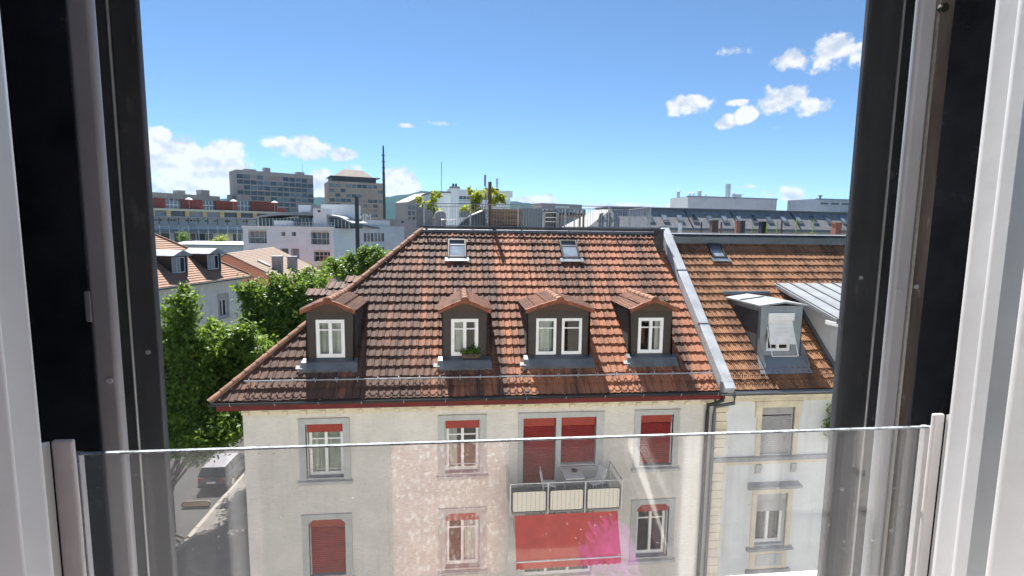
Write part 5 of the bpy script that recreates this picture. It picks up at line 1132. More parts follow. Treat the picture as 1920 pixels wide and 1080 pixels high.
for a, b, y0, y1, yy in ((588, 612.5, 426, 391, 1.2), (514, 549, 426, 413.5, 1.0)): MB().box(F.x(a, yy), F.x(b, yy), yy, yy+2.5, zt-.02, F.z((a+b)/2, y1, yy)).build('lift_head', 'white', F.root)
for a, b, y1, yy in ((561, 583, 384.5, 6), (583, 603, 384, 6.5), (603, 664, 383, 6)): MB().box(F.x(a, yy), F.x(b, yy)-.01, yy, yy+3.5, zt+1, F.z(590, y1, yy)).build('plant_room', 'white' if a != 583 else 'concrete', F.root)
MB().box(F.x(597, 1.2), F.x(602, 1.2), 1.14, 1.19, F.z(600, 398, 1.2), F.z(600, 394, 1.2)).build('small_window', 'dpane', F.root)
for zz in (.45, .95): MB().box(pxx(550), Wd+.0, .5, .54, zt+zz, zt+zz+.05).build('roof_rail', 'galv', F.root)
for k in range(16): xx = pxx(550)+(Wd-pxx(550))*k/15; MB().box(xx-.03, xx+.03, .5, .54, zt+.2, zt+.97).build('rail_post', 'galv', F.root)
p = at(670, 431, Y=84); MB().tube([(p.x, p.y, 0), (p.x, p.y, zpx(670, 369, 84))], .32, 10).build('flue_pipe', 'dark', label='thin black flue pipe standing before the beige tower', cat='chimney', loc=(p.x, p.y, 0))
# grey-blue offices right of it, with the letters on the roof
F = Fac('blue_grey_offices', 'blue grey office building with window strip right of white block', 665, 122, 758, 132)
zt = F.z(700, 424); zl = F.z(700, 437); hs = [(F.x(682+k*6.6), F.x(682+k*6.6+5.2), F.z(700, 453), zl) for k in range(6)]+[(F.x(682+k*6.6), F.x(682+k*6.6+5.2), F.z(700, 478), F.z(700, 464)) for k in range(6)]
block(F.root, F.W, 14, zt, 'bluegrey', hs, .3); panes(F.root, hs, ['dpane', 'dpane2'], .2, 4); MB().box(F.x(665), F.x(731, 6), 6, 12, zt-.02, F.z(700, 413, 6)).build('upper_storey', 'bluegrey', F.root)
q = MB(); q.prism([(F.x(650, -1.5), zt+.6), (F.x(650, -1.5), zt+.9), (F.x(707, -1.5), zt-.3), (F.x(707, -1.5), zt-.6)], 1, -2.5, 3); q.build('tilted_canopy', 'zinc_d', F.root)
F = Fac('sign_block', 'low pale pink grey building before the wooded hill', 655, 230, 790, 236)
zt = F.z(720, 410.5); hs = [(F.x(752), F.x(758), F.z(755, 418), F.z(755, 414))]; block(F.root, F.W, 20, zt, 'pinkpan', hs, .3); panes(F.root, hs, ['dpane'], .2, 4)
cu = bpy.data.curves.new('roof_letters', 'FONT'); cu.body = 'MMEL'; cu.size = 3.6; cu.extrude = .12; cu.space_character = 1.05
to = bpy.data.objects.new('tmp', cu); COL.objects.link(to); dg = bpy.context.evaluated_depsgraph_get(); tme = bpy.data.meshes.new_from_object(to.evaluated_get(dg)); bpy.data.objects.remove(to)
tme.materials.clear(); tme.materials.append(M['white']); p = at(696.5, 411, Y=228); lo = bpy.data.objects.new('roof_letters', tme); COL.objects.link(lo); lo.rotation_euler = (R(90), 0, R(180)); lo.location = (p.x, p.y, zpx(680, 412, 228)); tag(lo, 'white sign letters on a roof, seen from behind', 'sign')
# salmon gabled house with grey-brown roof
A, B = at(425, 474, Y=62), at(512, 463.5, Y=82); ang = math.atan2(B.y-A.y, B.x-A.x)-R(90); LL = math.hypot(B.x-A.x, B.y-A.y); zr = (A.z+B.z)/2
sh = thing('salmon_house', 'salmon pink gabled house with grey brown tile roof', 'house', (A.x, A.y, 0), ang)
hw, dr = 8.2, 4.3
w = MB(); w.prism([(-hw, 0), (hw, 0), (hw, zr-dr-.1), (0, zr-.1), (-hw, zr-dr-.1)], 1, .25, LL-.25); w.build('wall', 'salmon', sh)
rf = MB()
for s in (-1, 1): rf.prism([(0, zr), (s*(hw+.5), zr-dr*(1+.5/hw)), (s*(hw+.5), zr-dr*(1+.5/hw)-.16), (0, zr-.16)], 1, -.15, LL+.15)
rf.build('roof', 'shingle_g', sh)
cr = MB(); sl_ = math.hypot(hw, dr); nr_ = 30
for i in range(nr_):
    t0, t1 = i/nr_, (i+1)/nr_
    cr.poly([(hw*t1, -.12, zr-dr*t1+.045), (hw*t1, LL+.1, zr-dr*t1+.045), (hw*t0, LL+.1, zr-dr*t0+.012), (hw*t0, -.12, zr-dr*t0+.012)]); cr.poly([(hw*t1, -.12, zr-dr*t1+.045), (hw*t1, LL+.1, zr-dr*t1+.045), (hw*t1, LL+.1, zr-dr*t1+.0), (hw*t1, -.12, zr-dr*t1+.0)])
cr.build('tile_courses', 'shingle_g', sh, kind='stuff')
for x, y, h in ((4.4, 4.2, 1.7), (5.0, 9.5, 1.7)):
    MB().box(x-.55, x+.55, y-.5, y+.5, zr-dr*x/hw-.7, zr-dr*x/hw+h).build('chimney', 'concrete', sh); MB().box(x-.62, x+.62, y-.57, y+.57, zr-dr*x/hw+h, zr-dr*x/hw+h+.08).build('chimney_cap', 'zinc', sh)
MB().prism([(-.75, 0), (.75, 0), (.75, .1), (-.75, .1)], 1, 0, .9).build('roof_window', 'zinc_l', sh).matrix_local = Matrix.Translation((2.9, 3.4, zr-dr*2.9/hw+.1)) @ Matrix.Rotation(math.atan2(dr, hw), 4, 'Y')
for k in range(4): MB().box(1.5+k*1.5, 2.4+k*1.5, .18, .26, 6.0, 7.6).build('window', 'dpane', sh)
# house with zinc dormers on the left
zE = 11.7; A = at(300, 540, Z=zE); C = at(472, 517, Z=zE); u = Vector((C.x-A.x, C.y-A.y)).normalized(); A0 = Vector((A.x, A.y))-u*7; ang = math.atan2(u.y, u.x); L0 = (Vector((C.x, C.y))-A0).length
lh = thing('dormer_row_house', 'white house with brown hipped roof and a row of zinc dormers', 'house', (A0.x, A0.y, 0), ang)
wl, wr = .5, L0-.6; yw = .6; hs = []
for xx in (L0-9.3, L0-3.9, L0-14.5):
    for z in (8.2, 4.9, 1.6): hs.append((xx, xx+1.05, z, z+1.95))
w = MB(); holed(w, wl, wr, 0, zE-.1, yw, hs, .25); w.poly([(wr, yw, 0), (wr, 12, 0), (wr, 12, zE-.1), (wr, yw, zE-.1)]); w.poly([(wl, yw, 0), (wl, 12, 0), (wl, 12, zE-.1), (wl, yw, zE-.1)]); w.poly([(wl, 12, 0), (wr, 12, 0), (wr, 12, zE-.1), (wl, 12, zE-.1)]); w.build('wall', 'stucco_b', lh)
for a, b, c, d in hs:
    wn = part('window', lh); s = MB(); frame(s, a-.2, b+.2, c-.12, d+.2, yw-.05, yw+.02, .2); s.build('surround', 'stone', wn); MB().box(a-.28, b+.28, yw-.12, yw-.002, c-.2, c-.121).build('sill', 'stone', wn); MB().box(a, b, yw+.05, yw+.15, d-.35, d).build('blind_box', 'stone', wn)
    MB().box(a, b, yw+.2, yw+.24, c, d-.35).build('pane', 'dpane', wn); s = MB(); frame(s, a, b, c, d-.35, yw+.12, yw+.19, .08); s.box((a+b)/2-.05, (a+b)/2+.05, yw+.12, yw+.19, c+.08, d-.43); s.build('frame', 'white_win', wn)
D_ = 12.6; rh = 4.6; mid = D_/2
rf = MB(); p = {'a': (0, 0, zE), 'b': (L0, 0, zE), 'c': (L0, D_, zE), 'd': (0, D_, zE), 'e': (mid, mid, zE+rh), 'f': (L0-mid, mid, zE+rh)}
for q in ('abfe', 'bcf', 'cdef', 'dae', 'dcba'): rf.poly([p[k] for k in q])
rf.build('roof', 'shingle', lh)
cr = MB(); nr_ = 26
for i in range(nr_):
    t0, t1 = i/nr_, (i+1)/nr_; y0, y1 = mid*t0, mid*t1; z0, z1 = zE+rh*t0, zE+rh*t1
    cr.poly([(y0, y0-.03, z0+.05), (L0-y0, y0-.03, z0+.05), (L0-y1, y1, z1+.015), (y1, y1, z1+.015)]); cr.poly([(y0, y0-.03, z0), (L0-y0, y0-.03, z0), (L0-y0, y0-.03, z0+.05), (y0, y0-.03, z0+.05)])
    cr.poly([(L0-y0+.03, y0, z0+.05), (L0-y0+.03, D_-y0, z0+.05), (L0-y1, D_-y1, z1+.015), (L0-y1, y1, z1+.015)]); cr.poly([(L0-y0+.03, y0, z0), (L0-y0+.03, D_-y0, z0), (L0-y0+.03, D_-y0, z0+.05), (L0-y0+.03, y0, z0+.05)])
cr.build('tile_courses', 'shingle', lh, kind='stuff')
MB().tube([(L0, 0, zE+.05), (L0-mid, mid, zE+rh+.05)], .12, 8).build('hip_ridge', 'ridge', lh); MB().tube([(mid, mid, zE+rh+.05), (L0-mid, mid, zE+rh+.05)], .12, 8).build('ridge_cap', 'ridge', lh)
MB().box(-.1, L0+.1, -.16, .0, zE-.16, zE-.02).build('gutter', 'zinc_d', lh); MB().box(.1, L0-.1, .01, .59, zE-.2, zE-.12).build('soffit', 'stone', lh)
for xx in (L0-3.6, L0-7.6, L0-12.2, L0-16.5):
    d = part('dormer', lh); hw = .8; yf = 1.1; zf = zE+.7; zt_ = zE+2.35; ybk = (zt_-zE)/rh*mid
    MB().prism([(yf, zf), (yf, zt_), (ybk, zt_)], 0, xx-hw, xx+hw).build('front', 'brown', d)
    q = MB(); q.prism([(xx-hw-.25, zt_), (xx, zt_+.45), (xx+hw+.25, zt_), (xx+hw+.25, zt_-.05), (xx-hw-.25, zt_-.05)], 1, yf-.35, ybk+.7); q.build('roof_sheet', 'zinc_l', d)
    MB().box(xx-.4, xx+.4, yf-.04, yf-.002, zf+.25, zt_-.2).build('pane', 'dpane', d); s = MB(); frame(s, xx-.45, xx+.45, zf+.2, zt_-.15, yf-.07, yf-.002, .07); s.build('frame', 'white_win', d)
    for sx in (-1, 1):
        s = MB(); frame(s, -.3, .3, zf+.2, zt_-.15, -.02, .02, .06)
        for k in range(14): zz = zf+.28+k*(zt_-zf-.5)/14; s.box(-.24, .24, -.015, .015, zz, zz+.05)
        o = s.build('louvred_shutter', 'bluegrey', d); o.matrix_local = Matrix.Translation((xx+sx*.62, yf-.16, 0)) @ Matrix.Rotation(sx*R(38), 4, 'Z')
nx = copy_tree(lh); nx.location = (A0.x-u.x*(L0+1.2), A0.y-u.y*(L0+1.2), 0); nx['label'] = 'second white hipped house farther left along the side street'
# white house behind the terrace with chimney and aerials
F = Fac('white_rear_building', 'white flat roofed building with ribbon window behind the terrace', 842, 56, 956, 57)
zt = F.z(900, 357.5); hs = [(F.x(861), F.x(917), F.z(890, 374), F.z(890, 364)), (F.x(861), F.x(950), F.z(890, 408), F.z(890, 392))]
block(F.root, F.W, 9, zt, 'modern', hs, .35); panes(F.root, hs, ['dpane2'], .25, 3); MB().box(-.2, F.W+.2, -.25, -.01, zt-.65, zt+.05).build('fascia', 'white', F.root)
for yy in (377, 382.5): MB().box(F.x(859), F.x(905), -.05, -.002, F.z(890, yy), F.z(890, yy-.6)).build('joint', 'zinc_d', F.root)
for k in range(8): xx = F.x(861)+(F.x(917)-F.x(861))*k/8; MB().box(xx-.03, xx+.03, .1, .2, hs[0][2], hs[0][3]).build('mullion', 'galv', F.root)
an = part('aerial_group', F.root); xa = F.x(909.5, 3); MB().box(F.x(907, 3), F.x(933, 3), 2.6, 3.6, zt, zt+.5).build('plinth', 'dark', an)
for pp, y0, y1, r_ in ((909, 328, 349, .13), (930, 334, 351, .05), (932.5, 333, 351, .05)): MB().tube([(F.x(pp, 3), 3, F.z(909, y1, 3)), (F.x(pp, 3), 3, F.z(909, y0, 3))], r_, 8).build('aerial', 'grey', an)
MB().tube([(F.x(910, 3), 3, zt+.4), (F.x(910, 3), 3, F.z(909, 347, 3))], .05, 6).build('mast', 'grey', an)
for pp, h in ((828, 3.0), (882, .6), (893, .4)): MB().tube([(F.x(pp, 1), 1, zt-.3), (F.x(pp, 1), 1, zt+h)], .03, 5).build('rod', 'dark', F.root)
F = Fac('white_stair_block', 'plain white wall block left of the tall white chimney', 812, 50, 845, 50.4)
zt = F.z(828, 361.5); block(F.root, F.W, 6, zt, 'modern', [], .1); MB().box(-.1, F.W+.1, -.12, 6.1, zt, zt+.14).build('coping', 'zinc_d', F.root)
p0, p1 = at(845.5, 431, Y=48), at(859.5, 431, Y=48); zc = zpx(852, 353, 48); ch = thing('white_chimney', 'tall white chimney stack with two dark pots behind the terrace', 'chimney', ((p0.x+p1.x)/2, 48, 0), world=True)
MB().box(p0.x, p1.x, 48, 48.8, 0, zc).build('stack', 'modern', ch); MB().box(p0.x-.14, p1.x+.14, 47.86, 48.94, zc, zc+.16).build('cap', 'concrete', ch)
for t in (.3, .68): xx = p0.x+(p1.x-p0.x)*t; MB().tube([(xx, 48.4, zc+.16), (xx, 48.4, zc+.45)], .1, 10).build('chimney_pot', 'dark', ch)
# slanted brown tower fragment
F = Fac('gabled_tower', 'brown grey tower with sloping roof left of the terrace shrubs', 765, 290, 815, 300)
zl, zh = F.z(770, 379), F.z(800, 362); n = 7; hs = [(k*F.W/n+.3, (k+1)*F.W/n-.3, zl-4-r*3.2, zl-1.6-r*3.2) for k in range(n) for r in range(6)]
block(F.root, F.W, 14, zl, 'tower_w', hs, .4); panes(F.root, hs, ['dpane', 'dpane2'], .3, 9); MB().prism([(0, zl), (F.W, zl), (F.W, zh), (F.W*.72, zh)], 1, .0, 14).build('sloping_roof', 'beigepan', F.root)
# far grey building
F = Fac('far_grey_building', 'far grey flat topped building with white windows on the skyline', 1006, 250, 1097, 262)
zt = F.z(1050, 391); hs = [(F.x(1009+k*7.2), F.x(1009+k*7.2+3.2), F.z(1050, y1), F.z(1050, y0)) for k in range(12) for y0, y1 in ((393, 398), (400, 405))]
block(F.root, F.W, 15, zt, 'mansard', hs, .3); panes(F.root, hs, ['white', 'dpane2', 'white', 'bluegrey'], .1, 3); MB().box(F.x(1015, 2), F.x(1090, 2), 2, 12, zt-.02, F.z(1050, 382, 2)).build('top_storey', 'tower_w', F.root); MB().box(F.x(1040, 1.9), F.x(1066, 1.9), 1.8, 1.95, F.z(1050, 390, 2), F.z(1050, 386, 2)).build('window_strip', 'white', F.root)
# mansard building with skylights on the right
F = Fac('mansard_block', 'long dark grey mansard roofed building with a row of skylights', 1162, 92, 1660, 101)
zb, zt = F.z(1300, 428), F.z(1300, 393.5, 3.4); D_ = 14; mr_ = MB()
P = [(0, 0, zb), (F.W, 0, zb), (F.W, D_, zb), (-5, D_, zb), (0, 3.4, zt), (F.W, 3.4, zt), (F.W, D_-3, zt), (0, D_-3, zt)]
x0_ = F.x(1103); P[0] = (x0_, 0, zb); P[3] = (x0_, D_, zb); mr_.v = P; mr_.f = [(0, 1, 5, 4), (1, 2, 6, 5), (2, 3, 7, 6), (3, 0, 4, 7), (4, 5, 6, 7)]; mr_.build('mansard_roof', 'mansard', F.root)
MB().box(x0_, F.W, .02, D_, 0, zb-.01).build('wall', 'tower_w', F.root); MB().box(x0_-.2, F.W, -.35, .0, zb-.4, zb+.05).build('eave_gutter', 'zinc_d', F.root); MB().box(-.3, F.W, 3.1, D_-3, zt+.01, zt+.3).build('roof_edge', 'zinc_d', F.root)
sla = math.atan2(zt-zb, 3.4); ss = MB(); ss.box(0, 1.15, -.06, .06, 0, 1.55); so_ = None
for k in range(15):
    pxk = 1216+k*28.2; t = .42; xx, zz = F.P(pxk, 413+k*.28, 3.4*.33)
    s = part('skylight', F.root); s.matrix_local = Matrix.Translation((xx, 3.4*(zz-zb)/(zt-zb)-.06, zz)) @ Matrix.Rotation(-(R(90)-sla), 4, 'X')
    f = MB(); frame(f, 0, 1.2, 0, 1.7, -.1, .05, .1); f.build('frame', 'zinc_d', s); MB().box(.1, 1.1, -.06, -.02, .1, 1.6).build('pane', ['dpane2', 'skyglass', 'skyglass', 'dpane'][k % 4], s)
    MB().box(-.1, 1.3, -.09, .0, -.55, -.02).build('apron', 'zinc_d', s)
for pxk in (1290, 1376, 1490):
    xx = F.x(pxk, 1.7); MB().prism([(-.15, zb), (-.05, zb), (3.35, zt), (3.25, zt)], 0, xx-.12, xx+.12).build('roof_division', 'dark', F.root)
for k in range(3):
    a, b = (1118+k*14, 1127+k*14); q = MB(); x0q, z0q = F.P(a, 418, 1.0); x1q, z1q = F.P(b, 402, 2.2)
    nrm = Vector((-(zt-zb), 0, -x0_)).normalized(); q.poly([(x0q, .6, z0q+.25), (x0q+.75, .6, z0q+.45), (x1q+.5, 2.2, z1q+.35), (x1q-.25, 2.2, z1q+.15)]); q.poly([(x0q, .6, z0q+.15), (x0q+.75, .6, z0q+.35), (x1q+.5, 2.2, z1q+.25), (x1q-.25, 2.2, z1q+.05)]); q.build('end_skylight', 'dpane', F.root)
# metal plant sheds above the mansard
def shed(name, label, a, Ya, b, Yb, c, Yc, ytop, ybot):
    F = Fac(name, label, b, Yb, c, Yc); zt, zb = F.z(b, ytop), F.z(b, ybot)-1.5; A = at(a, 431, Y=Ya); cc, s_ = math.cos(-F.ang), math.sin(-F.ang); dx, dy = A.x-F.A.x, A.y-F.A.y; lx, ly = cc*dx-s_*dy, s_*dx+cc*dy
    w = MB(); w.v = [(0, 0, zb), (F.W, 0, zb), (F.W+lx, ly+.5, zb), (lx, ly, zb), (0, 0, zt), (F.W, 0, zt), (F.W+lx, ly+.5, zt), (lx, ly, zt)]; w.f = [(0, 1, 5, 4), (1, 2, 6, 5), (2, 3, 7, 6), (3, 0, 4, 7), (4, 5, 6, 7), (0, 3, 2, 1)]; w.build('wall', 'corr', F.root)
    n = int(F.W/.55); r = MB()
    for k in range(n): xx = k*F.W/n; r.box(xx, xx+.12, -.09, .0, zb, zt-.25)
    r.build('sheet_ribs', 'corr', F.root, kind='stuff'); MB().box(-.1, F.W+.1, -.15, .3, zt-.2, zt+.1).build('roof_trim', 'zinc', F.root); return F, zt
F, zt = shed('metal_plant_shed', 'long corrugated metal plant shed with vents on its roof', 1254.5, 130, 1287, 120, 1453, 124, 367.5, 394)
for pp, y0, r_, nm in ((1358, 343, .32, 'exhaust_stack'), (1363, 343, .32, 'exhaust_stack'), (1290, 363, .2, 'vent'), (1297, 363, .2, 'vent'), (1308, 359, .5, 'vent'), (1320, 364, .2, 'vent'), (1269, 361, .35, 'vent'), (1371, 362, .3, 'vent')):
    xx = F.x(pp, 2); z1 = F.z(1300, y0-.012*(1300-pp)*-1, 2); q = MB(); q.tube([(xx, 2, zt-.3), (xx, 2, z1)], r_, 10)
    if nm == 'vent': q.tube([(xx, 2, z1), (xx, 2, z1+.15), (xx, 2, z1+.3)], [r_*1.5, r_*1.5, r_*.3], 10)
    q.build(nm, 'galv', F.root)
xx = F.x(1378, 2); MB().box(xx-1, xx+1, 1.5, 3, zt, zt+.75).build('fan_unit', 'galv', F.root, bevel=.1); MB().box(xx-1.3, xx+1.2, 1.3, 3.2, zt+.751, zt+.95).build('fan_hood', 'galv', F.root)
F, zt = shed('metal_shed', 'smaller grey metal shed with louvre strips at far right', 1473, 124, 1527, 116, 1640, 118, 372.5, 398)
xx = F.x(1533, 2); MB().tube([(xx, 2, zt), (xx, 2, zt+.7), (xx, 2, zt+.75), (xx, 2, zt+1)], [.25, .25, .5, .45], 10).build('vent', 'zinc_d', F.root)
for k in range(5): MB().box(F.x(1534+k*20), F.x(1548+k*20), -.12, -.095, zt-1.3, zt-.9).build('louvre', 'zinc_d', F.root)
MB().box(F.x(1530), F.x(1640), -1.6, -1.55, zt-2.2, zt-2.12).build('walkway_rail', 'galv', F.root)
# flat roofs and chimneys in the block interior
for i, (x0, x1, y0, y1, z) in enumerate(((-3, 9, 33, 46, 15.6), (10, 60, 34, 70, 15.55), (-4, 9.5, 62, 88, 15.4))):
    t = thing('rear_flat_roof', ['flat gravel roofed rear building behind the terrace', 'wide flat roofed rear building behind the neighbour house', 'far flat roofed courtyard building with pale roof'][i], 'building', ((x0+x1)/2, y0, 0), world=True)
    MB().box(x0, x1, y0, y1, 0, z).build('wall', ['creampan', 'concrete', 'zinc_l'][i], t); MB().box(x0-.2, x1+.2, y0-.2, y0+.15, z, z+.28).build('parapet', ['dark', 'zinc_d', 'dark'][i], t); MB().box(x0, x1, y0+.15, y1, z+.002, z+.08).build('roof_gravel', ['concrete', 'zinc_l', 'creampan'][i], t)
for i, (pp, w, y0, m, lab) in enumerate(((1338, 12, 413, 'wood_d', 'brown metal clad chimney with pale hood behind the zinc edge'), (1382, 6.5, 416, 'brick', 'slim brick chimney left of the black one'), (1390, 9, 416, 'dark', 'black chimney touching the slim brick chimney'), (1430, 11, 417, 'black', 'square black chimney in the middle of the right roofs'), (1568, 13, 419, 'brick', 'red brick chimney beside the right window frame'))):
    Y = 40+i*.9; p = at(pp, 431, Y=Y); hw = w/2/960*Y; z1 = zpx(pp, y0, Y); t = thing('roof_chimney', lab, 'chimney', (p.x, Y, 15.6), world=True)
    MB().box(p.x-hw, p.x+hw, Y-hw, Y+hw, 15.55, z1).build('stack', m, t); MB().box(p.x-hw*1.2, p.x+hw*1.2, Y-hw*1.2, Y+hw*1.2, z1, z1+.08).build('cap', 'zinc' if i == 0 else m, t)
for i, (pp, y0) in enumerate(((1315, 416), (1352, 416), (1465, 414), (1275, 418))):
    Y = 38.5; p = at(pp, 431, Y=Y); MB().tube([(p.x, Y, 15.55), (p.x, Y, zpx(pp, y0, Y))], .06 if i < 3 else .16, 8).build('flue', 'wood_d' if i < 3 else 'galv', label=['thin rusty flue left of the brown chimney', 'thin rusty flue right of the brown chimney', 'thin rusty flue among the green canes', 'short silver flue on the right flat roof'][i], cat='flue', loc=(p.x, Y, 15.5))
rr = thing('roof_railing', 'thin pale railing on the flat roofs at right', 'railing', (20, 36, 15.6), world=True)
for z in (16.0, 16.45): MB().tube([(10.5, 36, z), (38, 36, z)], .02, 5).build('rail', 'galv', rr)
for k in range(14): x = 10.5+k*2.1; MB().tube([(x, 36, 15.55), (x, 36, 16.45)], .02, 5).build('post', 'galv', rr)
M['lime'] = mat('lime_green_plastic', (.30, .42, .03), .6, .1, 3); M['leafspec'] = M['leaf_y']
for i, (pp, y0) in enumerate(((1492, 411), (1524, 411), (1456, 414), (1410, 425), (1437, 416))):
    Y = 33.3; p = at(pp, 431, Y=Y); MB().tube([(p.x, Y, 15.6), (p.x+.02, Y, zpx(pp, y0, Y))], .035, 6).build('green_cane', 'lime', label=['lime green cane beside the watering can', 'tall lime green cane at the right of the roof garden', 'lime green cane near the black chimney', 'short lime green cane on the roof garden', 'lime green cane left of the middle'][i], cat='cane', loc=(p.x, Y, 15.6))
p = at(1492, 431, Y=33.5); MB().prism([(p.x-.22, 15.6), (p.x+.22, 15.6), (p.x+.16, 16.35), (p.x-.16, 16.35)], 1, 33.4, 33.8).build('lime_planter', 'lime', label='lime green planter on the roof garden at right', cat='planter', loc=(p.x, 33.6, 15.6), bevel=.03)
o = leaves('roof_plants', 'leaf_y', None, [(at(1500+k*6, 431, Y=33.6).x, 33.6+.2*(k % 2), 16.0+.1*(k % 3), .2, .2, .18) for k in range(7)], 500, .06, 71, loc=(at(1515, 431, Y=33.6).x, 33.6, 15.6)); tag(o, 'low yellow green plants beside the lime planter', 'plant', kind='stuff')
for i, pp in enumerate((1540, 1562)):
    p = at(pp, 431, Y=33); q = MB(); q.ball((p.x, 33, 15.9), .55, .5, .34, 14, 8); q.build('garden_parasol', 'creampan', smooth=True, label=['cream fabric cover on the right flat roof, left one', 'cream fabric cover near the right brick chimney'][i], cat='cover', loc=(p.x, 33, 15.6))
# ------------------------------------------------------------------ own building: facade, window reveal, balustrade, room
FZ = 15.0; SZ, HD = 15.70, 18.25; IY, OY = .45, .97; OX0, OX1 = -.60, .86
own = thing('own_building', 'pale rendered wall around the open window', 'building', (0, .7, 0), world=True)
w = MB(); w.box(-11, OX0, IY, OY, 0, 21); w.box(OX1, 15, IY, OY, 0, 21); w.box(OX0, OX1, IY, OY, 0, SZ); w.box(OX0, OX1, IY, OY, HD, 21); w.build('wall', 'stucco_own', own)
MB().box(-11.3, 15.3, -9, 1.5, 21, 21.3).build('roof', 'zinc_d', own); MB().box(-11, 15, -9, -8.7, 0, 21).build('back_wall', 'stucco_own', own)
MB().box(-11, -10.7, -8.7, IY, 0, 21).build('end_wall', 'stucco_own', own); MB().box(14.7, 15, -8.7, IY, 0, 21).build('end_wall', 'stucco_own', own)
for x in (-8.5, -5.6, -2.9, 3.1, 5.9, 8.7, 11.6):
    for z in (2.0, 5.3, 8.6, 11.9, 15.7): MB().box(x, x+1.2, OY+.003, OY+.02, z, z+2.0).build('window', 'dpane', own); MB().box(x-.1, x+1.3, OY+.003, OY+.12, z-.16, z-.02).build('sill', 'stone', own)
MB().box(OX0+.002, OX1-.002, .40, OY+.05, SZ+.001, SZ+.03).build('window_sill', 'white', own, bevel=.006)
M['frame_w'] = mat('old_white_gloss_paint', (.56, .56, .565), .35, .05, 4, .3, 40, dirt=.1, bdist=.0012)
M['char'] = mat('charcoal_metal', (.060, .066, .074), .55, .25, 9, .25, 70, (1, 1, .25), bdist=.001); M['greyrail'] = mat('grey_guide_rail', (.29, .295, .315), .4, .08, 5); M['bronze'] = mat('scuffed_bronze_strip', (.13, .11, .10), .4, .35, 14, .2, 60, (1, 1, .3), bdist=.001); M['blk'] = mat('black_lacquer_board', (.026, .028, .036), .25, .3, 6)
scuffs(M['char'], (.20, .20, .20), 26, .60, .70, .6); scuffs(M['blk'], (.09, .085, .08), 20, .66, .74, .6); scuffs(M['bronze'], (.40, .38, .35), 22, .62, .68, .7); scuffs(M['frame_w'], (.42, .37, .32), 30, .68, .72, .7); scuffs(M['greyrail'], (.36, .35, .34), 30, .62, .72, .5)
M['cream_post'] = mat('cream_steel_angle', (.56, .54, .535), .4, .05, 6)
zz0, zz1 = SZ+.031, HD-.002
def member(par, name, x0, x1, y0, y1, m, bev=.004, z0=zz0, z1=zz1): return MB().box(x0, x1, y0, y1, z0, z1).build(name, m, par, bevel=bev)
fx = lambda px, Y, py=540: at(px, py, Y=Y).x
lf = thing('window_frame', 'white and black window frame with grey guide rail on the left', 'window frame', (-.5, .6, SZ+.03), world=True)
member(lf, 'white_jamb', -.58, fx(64, .50), .42, .50, 'frame_w', .012); member(lf, 'white_stop', -.70, fx(10, .42), .345, .42, 'frame_w', .010)
member(lf, 'shutter_board', -.598, fx(170, .735), .735, .752, 'blk'); member(lf, 'guide_rail', fx(164, .672), fx(222, .685), .672, .685, 'greyrail', .005); member(lf, 'side_lining', -.598, -.585, .5, .735, 'blk', .001)
member(lf, 'back_board', -.598, fx(246, .885), .885, .92, 'blk'); member(lf, 'outer_post', fx(241, .845), fx(299, .857), .845, .857, 'char', .003); member(lf, 'edge_strip', fx(237, .843), fx(240, .843), .843, .850, 'galv', .0008)
zc_ = at(162, 575, Y=.70).z; MB().box(fx(155, .70), fx(168, .70), .70, .73, zc_-.02, zc_+.02).build('catch', 'greyrail', lf, bevel=.002)
rf_ = thing('window_frame', 'white and black window frame with scuffed bronze strip on the right', 'window frame', (.7, .6, SZ+.03), world=True)
member(rf_, 'white_jamb', fx(1797, .50), .86-.003, .455, .50, 'frame_w', .010); member(rf_, 'white_stop', fx(1836, .455), .72, .412, .454, 'frame_w', .008); member(rf_, 'seal', fx(1876, .41), .60, .386, .411, 'grey', .002); member(rf_, 'white_lining', fx(1902, .383), .72, .33, .383, 'frame_w', .010)
member(rf_, 'shutter_board', fx(1730, .735), .857, .735, .752, 'blk'); member(rf_, 'side_lining', .845, .857, .5, .735, 'blk', .001); member(rf_, 'guide_rail', fx(1662, .713), fx(1706, .70), .70, .713, 'greyrail', .005)
BX0, BX1 = fx(1703, .722), fx(1735, .722)
q = MB(); n = 24
for i in range(n):
    za, zb = zz0+(zz1-zz0)*i/n, zz0+(zz1-zz0)*(i+1)/n; wv_ = lambda z: BX1+.008*math.sin(z*2.2+1)+.003*math.sin(z*7)
    q.poly([(BX0, .715, za), (wv_(za), .722, za), (wv_(zb), .722, zb), (BX0, .715, zb)]); q.poly([(wv_(za), .722, za), (wv_(za), .734, za), (wv_(zb), .734, zb), (wv_(zb), .722, zb)])
q.build('bronze_strip', 'bronze', rf_, smooth=True)
p = at(1768, 17, Y=.72); MB().tube([(p.x-.003, .7125, p.z), (p.x-.003, .7205, p.z)], .006, 12).build('screw_hole', 'black', rf_)
member(rf_, 'back_board', fx(1640, .885), .857, .885, .92, 'blk'); member(rf_, 'outer_post', fx(1576, .857), fx(1645, .845), .845, .857, 'char', .003); member(rf_, 'edge_strip', fx(1646, .843), fx(1649, .843), .843, .850, 'galv', .0008)
for zz in (15.95, 16.35, 16.9, 17.3):
    for par, xx, yy in ((lf, fx(193, .671), .6705), (rf_, fx(1684, .6995), .699), (rf_, fx(1719, .713), .7145), (lf, fx(270, .8445), .844), (rf_, fx(1612, .8445), .844)):
        MB().tube([(xx, yy-.0015, zz+xx*.1), (xx, yy+.001, zz+xx*.1)], .0035, 10).build('screw', 'galv', par)
